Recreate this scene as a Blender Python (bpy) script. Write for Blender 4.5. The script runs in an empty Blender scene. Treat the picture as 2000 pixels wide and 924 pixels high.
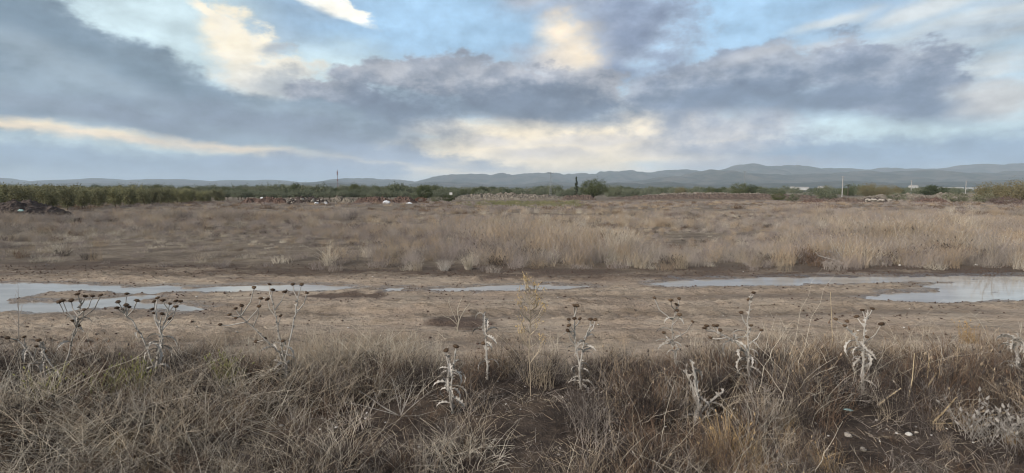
import bpy, math, random
import numpy as np
from mathutils import Vector

R = math.radians
SC = bpy.context.scene
COL = SC.collection

# ------------------------------------------------------------------ camera
F = 1091.0                       # focal length in units of the 2000 px wide photograph
CAM_H = 1.8
PITCH = math.atan(94.0 / F)
cam_data = bpy.data.cameras.new('camera')
cam = bpy.data.objects.new('camera', cam_data)
COL.objects.link(cam)
cam.location = (0, 0, CAM_H)
cam.rotation_euler = (R(90) - PITCH, 0, 0)
cam_data.sensor_width = 36.0
cam_data.lens = 36.0 * F / 2000.0
cam_data.clip_start = 0.05
cam_data.clip_end = 60000.0
SC.camera = cam

SUN_EL, SUN_AZ = 28.0, -128.0    # degrees; azimuth measured from the view direction (+Y) towards +X
EXPOSURE = 0.0
SC.view_settings.view_transform = 'Standard'
SC.view_settings.look = 'None'
SC.view_settings.exposure = EXPOSURE
SC.view_settings.gamma = 1.0
SC.view_settings.use_curve_mapping = False
SC.cycles.use_denoising = True
SC.cycles.adaptive_threshold = 0.02
SC.cycles.filter_width = 1.1
SC.cycles.max_bounces = 4
SC.cycles.diffuse_bounces = 2
SC.cycles.glossy_bounces = 2
SC.cycles.transmission_bounces = 2
SC.cycles.volume_bounces = 1
SC.cycles.transparent_max_bounces = 8
SC.cycles.caustics_reflective = False
SC.cycles.caustics_refractive = False


def pix_dir(px, py):
    c, s = math.cos(PITCH), math.sin(PITCH)
    u = 462.0 - py
    return Vector((px - 1000.0, F * c + u * s, -F * s + u * c))


def lin(c):
    o = []
    for v in c:
        v = v / 255.0
        o.append(v / 12.92 if v <= 0.04045 else ((v + 0.055) / 1.055) ** 2.4)
    return tuple(o)


# ------------------------------------------------------------------ world: Nishita sky with cloud layers
SKY_STRENGTH = 0.1
world = bpy.data.worlds.new('World')
SC.world = world
world.use_nodes = True
world.cycles.sampling_method = 'MANUAL'
world.cycles.sample_map_resolution = 256
wt = world.node_tree
wt.nodes.clear()


class NT:
    """small helper for writing node trees"""
    def __init__(self, tree):
        self.t = tree

    def n(self, kind, **kw):
        nd = self.t.nodes.new(kind)
        for k, v in kw.items():
            setattr(nd, k, v)
        return nd

    def link(self, a, b):
        self.t.links.new(a, b)

    def put(self, sock, v):
        if isinstance(v, bpy.types.NodeSocket):
            self.t.links.new(v, sock)
        elif v is not None:
            sock.default_value = v

    def math(self, op, a, b=None, c=None, clamp=False):
        nd = self.n('ShaderNodeMath', operation=op, use_clamp=clamp)
        self.put(nd.inputs[0], a)
        if b is not None:
            self.put(nd.inputs[1], b)
        if c is not None:
            self.put(nd.inputs[2], c)
        return nd.outputs[0]

    def vmath(self, op, a, b=None):
        nd = self.n('ShaderNodeVectorMath', operation=op)
        self.put(nd.inputs[0], a)
        if b is not None:
            self.put(nd.inputs[1], b)
        return nd.outputs[1] if op in ('LENGTH', 'DOT_PRODUCT') else nd.outputs[0]

    def mix(self, f, a, b, blend='MIX'):
        nd = self.n('ShaderNodeMix', data_type='RGBA', blend_type=blend)
        nd.clamp_factor = True
        self.put(nd.inputs[0], f)
        for s, v in ((nd.inputs[6], a), (nd.inputs[7], b)):
            if isinstance(v, tuple) and len(v) == 3:
                v = v + (1.0,)
            self.put(s, v)
        return nd.outputs[2]

    def noise(self, vec, scale, detail=4.0, rough=0.5, dist=0.0):
        nd = self.n('ShaderNodeTexNoise')
        self.put(nd.inputs['Vector'], vec)
        nd.inputs['Scale'].default_value = scale
        nd.inputs['Detail'].default_value = detail
        nd.inputs['Roughness'].default_value = rough
        nd.inputs['Distortion'].default_value = dist
        return nd.outputs['Fac']

    def ramp(self, f, lo, hi):
        nd = self.n('ShaderNodeMapRange', interpolation_type='SMOOTHSTEP')
        self.put(nd.inputs[0], f)
        nd.inputs[1].default_value = lo
        nd.inputs[2].default_value = hi
        return nd.outputs[0]

    def mapping(self, vec, loc=(0, 0, 0), rot=(0, 0, 0), scale=(1, 1, 1), kind='POINT'):
        nd = self.n('ShaderNodeMapping', vector_type=kind)
        self.put(nd.inputs[0], vec)
        nd.inputs[1].default_value = loc
        nd.inputs[2].default_value = rot
        nd.inputs[3].default_value = scale
        return nd.outputs[0]


def build_sky():
    w = NT(wt)
    out = w.n('ShaderNodeOutputWorld')
    bg = w.n('ShaderNodeBackground')
    bg.inputs['Strength'].default_value = SKY_STRENGTH
    w.link(bg.outputs[0], out.inputs[0])
    sky = w.n('ShaderNodeTexSky', sky_type='NISHITA')
    sky.sun_disc = False
    sky.sun_elevation = R(SUN_EL)
    sky.sun_rotation = R(SUN_AZ)
    sky.air_density = 1.0
    sky.dust_density = 1.2
    sky.ozone_density = 1.0
    tc = w.n('ShaderNodeTexCoord')
    d = w.vmath('NORMALIZE', tc.outputs['Generated'])
    sep = w.n('ShaderNodeSeparateXYZ')
    w.link(d, sep.inputs[0])
    x, y, z = sep.outputs
    az = w.math('ARCTAN2', x, y)
    el = w.math('ARCSINE', z)
    # noise fields on the sphere, flattened towards the horizon
    n1 = w.noise(w.mapping(d, scale=(1, 1, 2.0)), 7.0, 5.0, 0.52)
    n2 = w.noise(w.mapping(d, loc=(7, 3, 1), scale=(1, 1, 1.7)), 17.0, 7.0, 0.60)
    n2b = w.noise(w.mapping(d, loc=(7 + 0.012, 3, 1 - 0.030), scale=(1, 1, 1.7)), 17.0, 5.0, 0.58)
    n1b = w.noise(w.mapping(d, loc=(0.016, 0, -0.045), scale=(1, 1, 2.0)), 7.0, 5.0, 0.52)
    n3 = w.noise(w.mapping(d, loc=(2, 9, 4), scale=(1, 1, 4.0)), 4.5, 5.0, 0.55)
    streak = w.noise(w.mapping(d, loc=(1, 5, 2), rot=(0, R(4), 0), scale=(1.0, 1.0, 8.0)), 6.0, 4.0, 0.5)
    c1 = w.math('SUBTRACT', n1, 0.5)
    c2 = w.math('SUBTRACT', n2, 0.5)
    c3 = w.math('SUBTRACT', n3, 0.5)
    cs = w.math('SUBTRACT', streak, 0.5)
    U_ = w.math('ADD', az, w.math('ADD', w.math('MULTIPLY', c1, 0.13), w.math('MULTIPLY', c2, 0.05)))
    V_ = w.math('ADD', el, w.math('ADD', w.math('MULTIPLY', c3, 0.035), w.math('MULTIPLY', c2, 0.022)))

    def ae(px, py):
        v = pix_dir(px, py).normalized()
        return math.atan2(v.x, v.y), math.asin(v.z)

    # sky coordinates (azimuth, elevation), also turned by a few fixed angles for slanting clouds
    turned = {}
    for q in (0, 8, 14, -7, -17, -26):
        cb = w.n('ShaderNodeCombineXYZ')
        ct, st = math.cos(R(q)), math.sin(R(q))
        if q:
            w.link(w.math('MULTIPLY_ADD', U_, ct, w.math('MULTIPLY', V_, st)), cb.inputs[0])
            w.link(w.math('MULTIPLY_ADD', V_, ct, w.math('MULTIPLY', U_, -st)), cb.inputs[1])
        else:
            w.link(U_, cb.inputs[0]); w.link(V_, cb.inputs[1])
        turned[q] = (cb.outputs[0], ct, st)

    def ell(px, py, rx, ry, rot=0.0):
        q = min(turned, key=lambda t: abs(t - rot))
        vec, ct, st = turned[q]
        a, e = ae(px, py)
        a1, e1 = ae(px + 10, py)
        a2, e2 = ae(px, py - 10)
        sx, sy = 10.0 / ((a1 - a) * rx), 10.0 / ((e2 - e) * ry)
        a, e = a * ct + e * st, e * ct - a * st
        nd = w.n('ShaderNodeVectorMath', operation='MULTIPLY_ADD')
        w.link(vec, nd.inputs[0])
        nd.inputs[1].default_value = (sx, sy, 0)
        nd.inputs[2].default_value = (-a * sx, -e * sy, 0)
        return w.vmath('LENGTH', nd.outputs[0])

    def dist(ells, k=0.25):
        o = None
        for e in ells:
            q = ell(*e)
            if o is None:
                o = q
            else:
                nd = w.n('ShaderNodeMath', operation='SMOOTH_MIN')
                w.link(o, nd.inputs[0]); w.link(q, nd.inputs[1]); nd.inputs[2].default_value = k
                o = nd.outputs[0]
        return o

    def C(r, g, b):
        q = lin((r, g, b))
        k = 1.0 / (SKY_STRENGTH * 2 ** EXPOSURE)
        return (q[0] * k, q[1] * k, q[2] * k, 1.0)

    combos = {}

    def combo(nz):
        """shared weighted sums of the noise fields"""
        if nz not in combos:
            o = None
            for fld, amt in nz:
                f = {'1': c1, '2': c2, '3': c3, 's': cs}[fld]
                o = w.math('MULTIPLY', f, amt) if o is None else w.math('MULTIPLY_ADD', f, amt, o)
            combos[nz] = o
        return combos[nz]

    tint = {'lo': w.ramp(n2, 0.35, 0.65), 'st': w.ramp(streak, 0.35, 0.65)}
    FAINT = (('3', .6),)
    BODY = (('1', .8), ('2', 1.3))
    PUFF = (('1', 0.9), ('2', 2.1))
    STRK = (('s', 1.2), ('2', .3))
    MIXD = (('1', .6), ('s', 1.0), ('2', .5))
    WEDGE = (('1', .30), ('2', .35))

    def layer(base, ells, col, soft, nz, op=1.0, col2=None, cn=None):
        dd = w.math('ADD', dist(ells), combo(nz))
        nd = w.n('ShaderNodeMapRange', interpolation_type='SMOOTHSTEP')
        w.link(dd, nd.inputs[0])
        nd.inputs[1].default_value = soft[0]; nd.inputs[2].default_value = soft[1]
        nd.inputs[4].default_value = op
        c = col if col2 is None else w.mix(tint[cn], col, col2)
        return w.mix(nd.outputs[0], base, c)

    # clear sky with a thin pale veil
    veil = w.ramp(n3, 0.30, 0.80)
    base = w.mix(w.math('MULTIPLY', veil, 0.30), sky.outputs[0], C(214, 224, 230))
    low = w.ramp(el, 0.40, 0.02)
    base = w.mix(w.math('MULTIPLY', low, 0.75), base, C(190, 210, 222))
    # broken cloud deck all round the sky
    gen = w.math('ADD', w.math('MULTIPLY', n1, 0.7), w.math('MULTIPLY', n3, 0.5))
    ga = w.ramp(gen, 0.52, 0.70)
    gcol = w.mix(w.ramp(n2, 0.35, 0.65), C(184, 192, 204), C(240, 235, 226))
    front = w.ramp(dist([(1000, 150, 1250, 420)]), 1.0, 1.35)
    base = w.mix(w.math('MULTIPLY', ga, w.math('MULTIPLY_ADD', front, 0.80, 0.08)), base, gcol)

    # clear openings: deeper blue at the top, pale towards the left
    base = layer(base, [(850, 40, 240, 110), (1430, 30, 220, 100)], C(172, 204, 230), (1.6, 0.2), FAINT, 0.9)
    base = layer(base, [(300, 60, 240, 170), (640, 150, 170, 60)], C(208, 226, 231), (1.5, 0.3), FAINT, 0.92)
    base = layer(base, [(1950, 60, 230, 120)], C(186, 208, 222), (1.4, 0.4), FAINT, 0.7)
    # warm low glow behind the banks
    base = layer(base, [(1120, 285, 400, 66), (930, 315, 330, 42), (1290, 235, 120, 46)], C(252, 238, 213), (1.3, 0.55), MIXD, 0.97)
    base = layer(base, [(1060, 300, 100, 12), (1190, 280, 130, 13), (960, 275, 60, 10), (1310, 292, 110, 18)], C(214, 209, 206), (1.7, 0.2), MIXD, 0.75)
    base = layer(base, [(1720, 255, 230, 36)], C(204, 223, 229), (1.3, 0.5), STRK, 0.92)
    # pale high cloud on the right
    base = layer(base, [(1860, 60, 230, 44, 14), (1740, 118, 160, 34, 8), (1990, 20, 160, 40, 14), (1960, 125, 120, 30, 8)], C(184, 197, 208), (1.5, 0.4), MIXD, 0.92, C(208, 213, 214), 'st')
    base = layer(base, [(1800, 15, 90, 14, 14), (1640, 40, 70, 12, 8)], C(224, 226, 224), (1.9, 0.2), MIXD, 0.7)
    # small bright cloud at the top
    base = layer(base, [(650, 8, 80, 20, -17), (690, 28, 40, 17, -26)], C(254, 251, 241), (1.3, 0.5), PUFF, 0.97)
    # bright cumulus
    base = layer(base, [(430, 45, 60, 36), (475, 88, 84, 48), (525, 145, 96, 54), (395, 20, 46, 12, -26)], C(254, 245, 224), (1.32, 0.5), PUFF, 0.97, C(242, 236, 222), 'lo')
    base = layer(base, [(550, 165, 90, 44), (548, 92, 40, 10, 8)], C(172, 180, 188), (1.6, 0.2), PUFF, 0.85)
    # column cloud: wide grey body with a bright left flank
    base = layer(base, [(1180, -10, 170, 70), (1205, 70, 130, 90), (1090, 120, 110, 36), (1050, 0, 70, 34)], C(166, 177, 194), (1.5, 0.3), PUFF, 0.97, C(186, 192, 202), 'lo')
    base = layer(base, [(1240, 55, 80, 100), (1190, 140, 120, 40)], C(140, 154, 178), (1.6, 0.1), BODY, 0.8)
    base = layer(base, [(1122, 104, 46, 36), (1098, 66, 30, 26)], C(246, 232, 210), (2.2, 0.0), PUFF, 0.92)
    # long dark bank across the middle
    base = layer(base, [(680, 145, 46, 22), (760, 142, 80, 30), (870, 148, 120, 40), (1000, 162, 130, 46), (1130, 188, 140, 48), (640, 190, 90, 34)], C(156, 163, 176), (1.15, 0.78), BODY, 0.96, C(182, 184, 190), 'lo')
    base = layer(base, [(760, 222, 200, 56), (1000, 205, 210, 42), (1140, 210, 130, 40)], C(126, 139, 157), (1.45, 0.3), BODY, 0.96)
    base = layer(base, [(1450, 148, 230, 52, 8), (1640, 122, 190, 44), (1750, 165, 150, 62), (1330, 180, 130, 40)], C(152, 162, 179), (1.15, 0.78), BODY, 0.96, C(174, 181, 192), 'lo')
    base = layer(base, [(1420, 186, 300, 42, 8), (1600, 190, 290, 46), (1830, 208, 150, 36)], C(131, 146, 166), (1.5, 0.3), BODY, 0.94)
    base = layer(base, [(1480, 106, 80, 10, 8), (1620, 84, 60, 8)], C(208, 210, 214), (1.9, 0.2), BODY, 0.6)
    base = layer(base, [(1970, 190, 110, 40, 8)], C(204, 204, 203), (1.6, 0.3), MIXD, 0.85)
    base = layer(base, [(1390, 255, 130, 40), (1500, 250, 100, 40), (1450, 290, 170, 22)], C(164, 174, 190), (1.5, 0.4), BODY, 0.9, C(194, 196, 202), 'lo')
    # great grey wedge on the left
    base = layer(base, [(-60, 110, 260, 150, -7), (160, 118, 270, 92, -26), (350, 200, 250, 76, -17), (560, 240, 220, 50, -7), (-260, 140, 300, 170)], C(140, 157, 172), (1.16, 0.82), WEDGE, 0.98, C(152, 168, 181), 'st')
    base = layer(base, [(130, 60, 200, 48, -26), (330, 155, 150, 36, -26), (40, 20, 150, 40, -17)], C(126, 144, 159), (1.7, 0.1), (('1', .5), ('s', .5)), 0.85)
    base = layer(base, [(130, 130, 220, 24, -17), (60, 190, 200, 16, -7)], C(166, 181, 192), (1.8, 0.1), STRK, 0.6)
    base = layer(base, [(560, 248, 260, 36, -7), (250, 225, 240, 26, -7)], C(138, 150, 166), (1.6, 0.3), STRK, 0.85)
    # bright slit under the wedge
    base = layer(base, [(30, 243, 190, 10, -7), (230, 268, 190, 10, -7), (440, 292, 150, 10, -7)], C(250, 234, 206), (2.1, 0.2), STRK, 0.95, C(232, 218, 198), 'st')
    # low blue-grey layers over the hills
    base = layer(base, [(120, 312, 330, 34, -7), (450, 334, 280, 24), (-150, 300, 300, 45)], C(152, 171, 189), (1.4, 0.5), STRK, 0.96)
    base = layer(base, [(800, 305, 190, 19, -7), (660, 327, 210, 26)], C(160, 174, 192), (1.4, 0.4), MIXD, 0.94)
    base = layer(base, [(1820, 303, 290, 36), (1620, 302, 160, 28), (2100, 300, 300, 60)], C(152, 173, 194), (1.35, 0.5), MIXD, 0.95)
    base = layer(base, [(1440, 322, 170, 12)], C(186, 190, 199), (1.6, 0.4), STRK, 0.8)
    # light and shade of the billows (lit from the upper left) and overall contrast
    tone = w.math('MULTIPLY_ADD', w.math('SUBTRACT', n2, n2b), 0.62, 1.19)
    tone = w.math('MULTIPLY_ADD', w.math('SUBTRACT', n1, n1b), 0.85, tone)
    bw = w.n('ShaderNodeGamma')
    w.link(w.mix(1.0, base, (SKY_STRENGTH,) * 3, 'MULTIPLY'), bw.inputs[0])
    bw.inputs[1].default_value = 1.17
    tone = w.math('MULTIPLY', tone, 1.0 / SKY_STRENGTH)
    tn = w.n('ShaderNodeCombineXYZ')
    for q in range(3):
        w.link(tone, tn.inputs[q])
    base = w.mix(1.0, bw.outputs[0], tn.outputs[0], 'MULTIPLY')
    w.link(base, bg.inputs['Color'])


build_sky()

sun_data = bpy.data.lights.new('sun', 'SUN')
sun_data.energy = 4.0
sun_data.angle = R(12)
sun_data.color = (1.0, 0.94, 0.87)
sun = bpy.data.objects.new('sun', sun_data)
COL.objects.link(sun)
_sd = Vector((math.sin(R(SUN_AZ)) * math.cos(R(SUN_EL)), math.cos(R(SUN_AZ)) * math.cos(R(SUN_EL)), math.sin(R(SUN_EL))))
sun.rotation_euler = _sd.to_track_quat('Z', 'Y').to_euler()
sun.location = _sd * 200

# ------------------------------------------------------------------ helpers
rng = np.random.default_rng(11)
random.seed(5)


def hash2(ix, iy, seed):
    h = (ix.astype(np.int64) * 374761393 + iy.astype(np.int64) * 668265263 + seed * 1442695041) & 0xFFFFFFFF
    h = ((h ^ (h >> 13)) * 1274126177) & 0xFFFFFFFF
    h = h ^ (h >> 16)
    return (h & 0xFFFF) / 65535.0


def vnoise(x, y, seed=0):
    x0 = np.floor(x); y0 = np.floor(y)
    fx = x - x0; fy = y - y0
    fx = fx * fx * (3 - 2 * fx); fy = fy * fy * (3 - 2 * fy)
    a = hash2(x0, y0, seed); b = hash2(x0 + 1, y0, seed)
    c = hash2(x0, y0 + 1, seed); d = hash2(x0 + 1, y0 + 1, seed)
    return (a * (1 - fx) + b * fx) * (1 - fy) + (c * (1 - fx) + d * fx) * fy - 0.5


def fbm(x, y, octv=4, seed=0, gain=0.5):
    x = np.asarray(x, float); y = np.asarray(y, float)
    s = np.zeros(np.broadcast(x, y).shape); a = 1.0
    for i in range(octv):
        s = s + a * vnoise(x * 2 ** i, y * 2 ** i, seed + i * 17)
        a *= gain
    return s


def sstep(a, b, x):
    t = np.clip((np.asarray(x, float) - a) / (b - a), 0, 1)
    return t * t * (3 - 2 * t)


class MB:
    """collects verts and faces, makes ONE mesh"""
    def __init__(self):
        self.v = []; self.f = []; self.n = 0

    def add(self, verts, faces):
        o = self.n
        self.v.extend([tuple(p) for p in verts])
        self.f.extend([tuple(i + o for i in q) for q in faces])
        self.n += len(verts)

    def tube(self, pts, radii, sides=3, cap=True):
        pts = [Vector(p) for p in pts]
        if not hasattr(radii, '__len__'):
            radii = [radii] * len(pts)
        rings = []
        t0 = (pts[1] - pts[0]).normalized()
        ref = Vector((0, 0, 1)) if abs(t0.z) < 0.9 else Vector((1, 0, 0))
        a = t0.cross(ref).normalized()
        V = []
        for i, p in enumerate(pts):
            t = (pts[min(i + 1, len(pts) - 1)] - pts[max(i - 1, 0)]).normalized()
            a = (a - t * a.dot(t))
            a = a.normalized() if a.length > 1e-6 else t.orthogonal().normalized()
            b = t.cross(a)
            for k in range(sides):
                ang = 2 * math.pi * k / sides
                V.append(p + (a * math.cos(ang) + b * math.sin(ang)) * radii[i])
        Fc = []
        for i in range(len(pts) - 1):
            for k in range(sides):
                k2 = (k + 1) % sides
                Fc.append((i * sides + k, i * sides + k2, (i + 1) * sides + k2, (i + 1) * sides + k))
        if cap:
            Fc.append(tuple(range(sides - 1, -1, -1)))
            L = (len(pts) - 1) * sides
            Fc.append(tuple(L + k for k in range(sides)))
        self.add(V, Fc)

    def ribbon(self, pts, widths, side):
        V = []; Fc = []
        side = Vector(side)
        for p, wd in zip(pts, widths):
            p = Vector(p)
            V.append(p - side * wd / 2); V.append(p + side * wd / 2)
        for i in range(len(pts) - 1):
            Fc.append((2 * i, 2 * i + 1, 2 * i + 3, 2 * i + 2))
        self.add(V, Fc)

    def box(self, lo, hi):
        x0, y0, z0 = lo; x1, y1, z1 = hi
        V = [(x0, y0, z0), (x1, y0, z0), (x1, y1, z0), (x0, y1, z0), (x0, y0, z1), (x1, y0, z1), (x1, y1, z1), (x0, y1, z1)]
        self.add(V, [(3, 2, 1, 0), (4, 5, 6, 7), (0, 1, 5, 4), (1, 2, 6, 5), (2, 3, 7, 6), (3, 0, 4, 7)])

    def lathe(self, prof, sides=10, centre=(0, 0, 0)):
        V = []; Fc = []
        cx, cy, cz = centre
        for r, z in prof:
            for k in range(sides):
                a = 2 * math.pi * k / sides
                V.append((cx + r * math.cos(a), cy + r * math.sin(a), cz + z))
        for i in range(len(prof) - 1):
            for k in range(sides):
                k2 = (k + 1) % sides
                Fc.append((i * sides + k, i * sides + k2, (i + 1) * sides + k2, (i + 1) * sides + k))
        Fc.append(tuple(range(sides - 1, -1, -1)))
        L = (len(prof) - 1) * sides
        Fc.append(tuple(L + k for k in range(sides)))
        self.add(V, Fc)

    def mesh(self, name, mat, smooth=False):
        me = bpy.data.meshes.new(name)
        me.from_pydata(self.v, [], self.f)
        if mat is not None:
            me.materials.append(mat)
        if smooth:
            me.polygons.foreach_set('use_smooth', [True] * len(me.polygons))
        me.update()
        return me


def np_mesh(name, V, Q, mat, smooth=True):
    V = np.asarray(V, np.float32); Q = np.asarray(Q, np.int32)
    k = Q.shape[1]
    me = bpy.data.meshes.new(name)
    me.vertices.add(len(V)); me.loops.add(Q.size); me.polygons.add(len(Q))
    me.vertices.foreach_set('co', V.ravel())
    me.loops.foreach_set('vertex_index', Q.ravel())
    me.polygons.foreach_set('loop_start', np.arange(0, Q.size, k, dtype=np.int32))
    me.polygons.foreach_set('loop_total', np.full(len(Q), k, np.int32))
    me.polygons.foreach_set('use_smooth', np.full(len(Q), smooth))
    if mat:
        me.materials.append(mat)
    me.update(calc_edges=True)
    me.validate()
    return me


def obj(name, me, parent=None, loc=(0, 0, 0), rot=(0, 0, 0), scale=(1, 1, 1)):
    o = bpy.data.objects.new(name, me)
    COL.objects.link(o)
    o.parent = parent
    o.location = loc; o.rotation_euler = rot
    o.scale = scale if hasattr(scale, '__len__') else (scale,) * 3
    return o


def tag(o, label=None, cat=None, group=None, kind=None):
    if label: o['label'] = label
    if cat: o['category'] = cat
    if group: o['group'] = group
    if kind: o['kind'] = kind
    return o


def gz(y):
    """height of the land: flat by the track, then falling gently away to the plain"""
    y = np.asarray(y, float)
    return -0.012 * np.clip(y - 13, 0, 150) - 0.20 * sstep(150, 260, y)


def ground(px, py):
    d = pix_dir(px, py)
    t = 1.0 / F
    lo, hi = 0.5, 12000.0
    for _ in range(60):
        mid = math.sqrt(lo * hi)
        z = CAM_H + d.z / d.y * mid
        if z > float(gz(mid)):
            lo = mid
        else:
            hi = mid
    Y = math.sqrt(lo * hi)
    return Vector((d.x / d.y * Y, Y, float(gz(Y))))


def at(px, py, Y):
    d = pix_dir(px, py)
    return Vector((d.x / d.y * Y, Y, CAM_H + d.z / d.y * Y))


# ------------------------------------------------------------------ materials
MATS = {}


def new_mat(name):
    m = bpy.data.materials.new(name)
    m.use_nodes = True
    m.node_tree.nodes.clear()
    t = NT(m.node_tree)
    out = t.n('ShaderNodeOutputMaterial')
    p = t.n('ShaderNodeBsdfPrincipled')
    t.link(p.outputs[0], out.inputs[0])
    p.inputs['Specular IOR Level'].default_value = 0.2
    MATS[name] = m
    return m, t, p, out


def plant_mat(name, tones, rough=0.85, nscale=9.0, translucent=0.0, spec=0.15):
    """tones: linear colours; mixed by a per-plant random value and by noise along the plant"""
    m, t, p, out = new_mat(name)
    oi = t.n('ShaderNodeObjectInfo')
    tc = t.n('ShaderNodeTexCoord')
    n = t.noise(tc.outputs['Object'], nscale, 3.0, 0.6)
    f = t.math('ADD', t.math('MULTIPLY', oi.outputs['Random'], 0.65), t.math('MULTIPLY', t.math('SUBTRACT', n, 0.32), 0.95), clamp=True)
    cr = t.n('ShaderNodeValToRGB')
    t.link(f, cr.inputs[0])
    els = cr.color_ramp.elements
    for i, c in enumerate(tones):
        pos = i / max(1, len(tones) - 1)
        if i < 2:
            els[i].position = pos; e = els[i]
        else:
            e = els.new(pos)
        e.color = tuple(c) + (1.0,)
    t.link(cr.outputs[0], p.inputs['Base Color'])
    p.inputs['Roughness'].default_value = rough
    p.inputs['Specular IOR Level'].default_value = spec
    if translucent:
        tr = t.n('ShaderNodeBsdfTranslucent')
        t.link(cr.outputs[0], tr.inputs[0])
        mx = t.n('ShaderNodeMixShader')
        mx.inputs[0].default_value = translucent
        t.link(p.outputs[0], mx.inputs[1]); t.link(tr.outputs[0], mx.inputs[2])
        t.link(mx.outputs[0], out.inputs[0])
    return m


def plain_mat(name, c1, c2, scale=6.0, rough=0.8, bump=0.0, bscale=40.0, spec=0.2):
    m, t, p, out = new_mat(name)
    tc = t.n('ShaderNodeTexCoord')
    n = t.noise(tc.outputs['Object'], scale, 5.0, 0.6)
    t.link(t.mix(t.ramp(n, 0.35, 0.65), c1, c2), p.inputs['Base Color'])
    p.inputs['Roughness'].default_value = rough
    p.inputs['Specular IOR Level'].default_value = spec
    if bump:
        b = t.n('ShaderNodeBump')
        b.inputs['Strength'].default_value = bump
        b.inputs['Distance'].default_value = 0.02
        t.link(t.noise(tc.outputs['Object'], bscale, 5.0, 0.65), b.inputs['Height'])
        t.link(b.outputs[0], p.inputs['Normal'])
    return m


plant_mat('straw', [(0.21, 0.168, 0.122), (0.34, 0.28, 0.205), (0.43, 0.36, 0.27)])
plant_mat('straw_pale', [(0.36, 0.315, 0.25), (0.5, 0.445, 0.355), (0.6, 0.54, 0.44)])
plant_mat('straw_gold', [(0.30, 0.20, 0.10), (0.40, 0.285, 0.15), (0.46, 0.345, 0.20)])
plant_mat('weed_grey', [(0.19, 0.162, 0.14), (0.3, 0.26, 0.222), (0.4, 0.352, 0.3)])
plant_mat('weed_mauve', [(0.175, 0.147, 0.133), (0.275, 0.232, 0.208), (0.37, 0.318, 0.28)])
plant_mat('weed_tan', [(0.25, 0.188, 0.128), (0.365, 0.28, 0.192), (0.45, 0.358, 0.25)])
plant_mat('twig_dark', [(0.032, 0.026, 0.023), (0.062, 0.05, 0.044), (0.125, 0.103, 0.09)])
plant_mat('twig_red', [(0.085, 0.056, 0.038), (0.15, 0.10, 0.068), (0.21, 0.145, 0.10)])
plant_mat('thistle_white', [(0.242, 0.218, 0.189), (0.349, 0.320, 0.280), (0.446, 0.416, 0.373)], nscale=25)
plant_mat('thistle_head', [(0.055, 0.036, 0.024), (0.1, 0.066, 0.042), (0.16, 0.11, 0.07)], nscale=60)
plant_mat('weed_green', [(0.20, 0.195, 0.085), (0.31, 0.30, 0.11), (0.38, 0.35, 0.16)])
plant_mat('field_green', [(0.13, 0.14, 0.07), (0.19, 0.185, 0.095), (0.25, 0.22, 0.12)])
plant_mat('seed_gold', [(0.336, 0.231, 0.105), (0.462, 0.336, 0.168), (0.525, 0.410, 0.242)], nscale=30)
plant_mat('reed', [(0.40, 0.30, 0.17), (0.50, 0.395, 0.245), (0.56, 0.46, 0.31)], nscale=4, rough=0.6)
plant_mat('leaf_almond', [(0.155, 0.15, 0.09), (0.215, 0.21, 0.12), (0.29, 0.28, 0.145)], nscale=1.3, translucent=0.3)
plant_mat('leaf_olive', [(0.11, 0.125, 0.08), (0.165, 0.18, 0.12), (0.22, 0.235, 0.16)], nscale=1.0, translucent=0.2)
plant_mat('leaf_dark', [(0.05, 0.062, 0.028), (0.085, 0.10, 0.045), (0.13, 0.135, 0.062)], nscale=0.8, translucent=0.2)
plant_mat('leaf_cypress', [(0.026, 0.036, 0.02), (0.045, 0.056, 0.032), (0.06, 0.07, 0.042)], nscale=1.0)
plant_mat('leaf_tamarisk', [(0.13, 0.115, 0.065), (0.19, 0.165, 0.09), (0.24, 0.20, 0.115)], nscale=0.6, translucent=0.2)
plant_mat('leaf_scrub', [(0.10, 0.115, 0.07), (0.15, 0.16, 0.10), (0.21, 0.20, 0.13)], nscale=0.8, translucent=0.15)
plant_mat('leaf_rust', [(0.15, 0.08, 0.055), (0.20, 0.11, 0.075), (0.24, 0.14, 0.095)], nscale=1.2, translucent=0.15)
plant_mat('leaf_purple', [(0.085, 0.056, 0.056), (0.125, 0.085, 0.08), (0.16, 0.115, 0.10)], nscale=1.2, translucent=0.1)
plain_mat('bark', (0.07, 0.052, 0.04), (0.13, 0.10, 0.075), 14, 0.9, 0.6)
plain_mat('stone', (0.26, 0.225, 0.185), (0.42, 0.38, 0.33), 30, 0.85, 0.4)
plain_mat('stone_pale', (0.50, 0.47, 0.42), (0.64, 0.61, 0.56), 30, 0.8, 0.3)
plain_mat('shell', (0.66, 0.63, 0.57), (0.78, 0.75, 0.70), 80, 0.55)
plain_mat('litter_teal', (0.28, 0.44, 0.42), (0.38, 0.52, 0.50), 40, 0.4)
plain_mat('litter_white', (0.62, 0.63, 0.64), (0.76, 0.77, 0.78), 8, 0.5)
plain_mat('heap_dark', (0.045, 0.035, 0.031), (0.10, 0.078, 0.066), 2.2, 0.95, 1.0, 9)
plain_mat('heap_brown', (0.075, 0.05, 0.04), (0.15, 0.10, 0.078), 1.8, 0.95, 1.0, 9)
plain_mat('heap_red', (0.085, 0.062, 0.05), (0.14, 0.105, 0.084), 1.2, 0.95, 1.0, 6)
plain_mat('heap_pale', (0.12, 0.10, 0.078), (0.22, 0.19, 0.15), 1.1, 0.95, 1.0, 6)
plain_mat('paint_white', (0.46, 0.45, 0.43), (0.56, 0.55, 0.53), 1.0, 0.6)
plain_mat('roof_grey', (0.30, 0.28, 0.26), (0.40, 0.38, 0.36), 1.0, 0.7)
plain_mat('concrete', (0.30, 0.285, 0.265), (0.38, 0.365, 0.34), 2.0, 0.85)
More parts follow.
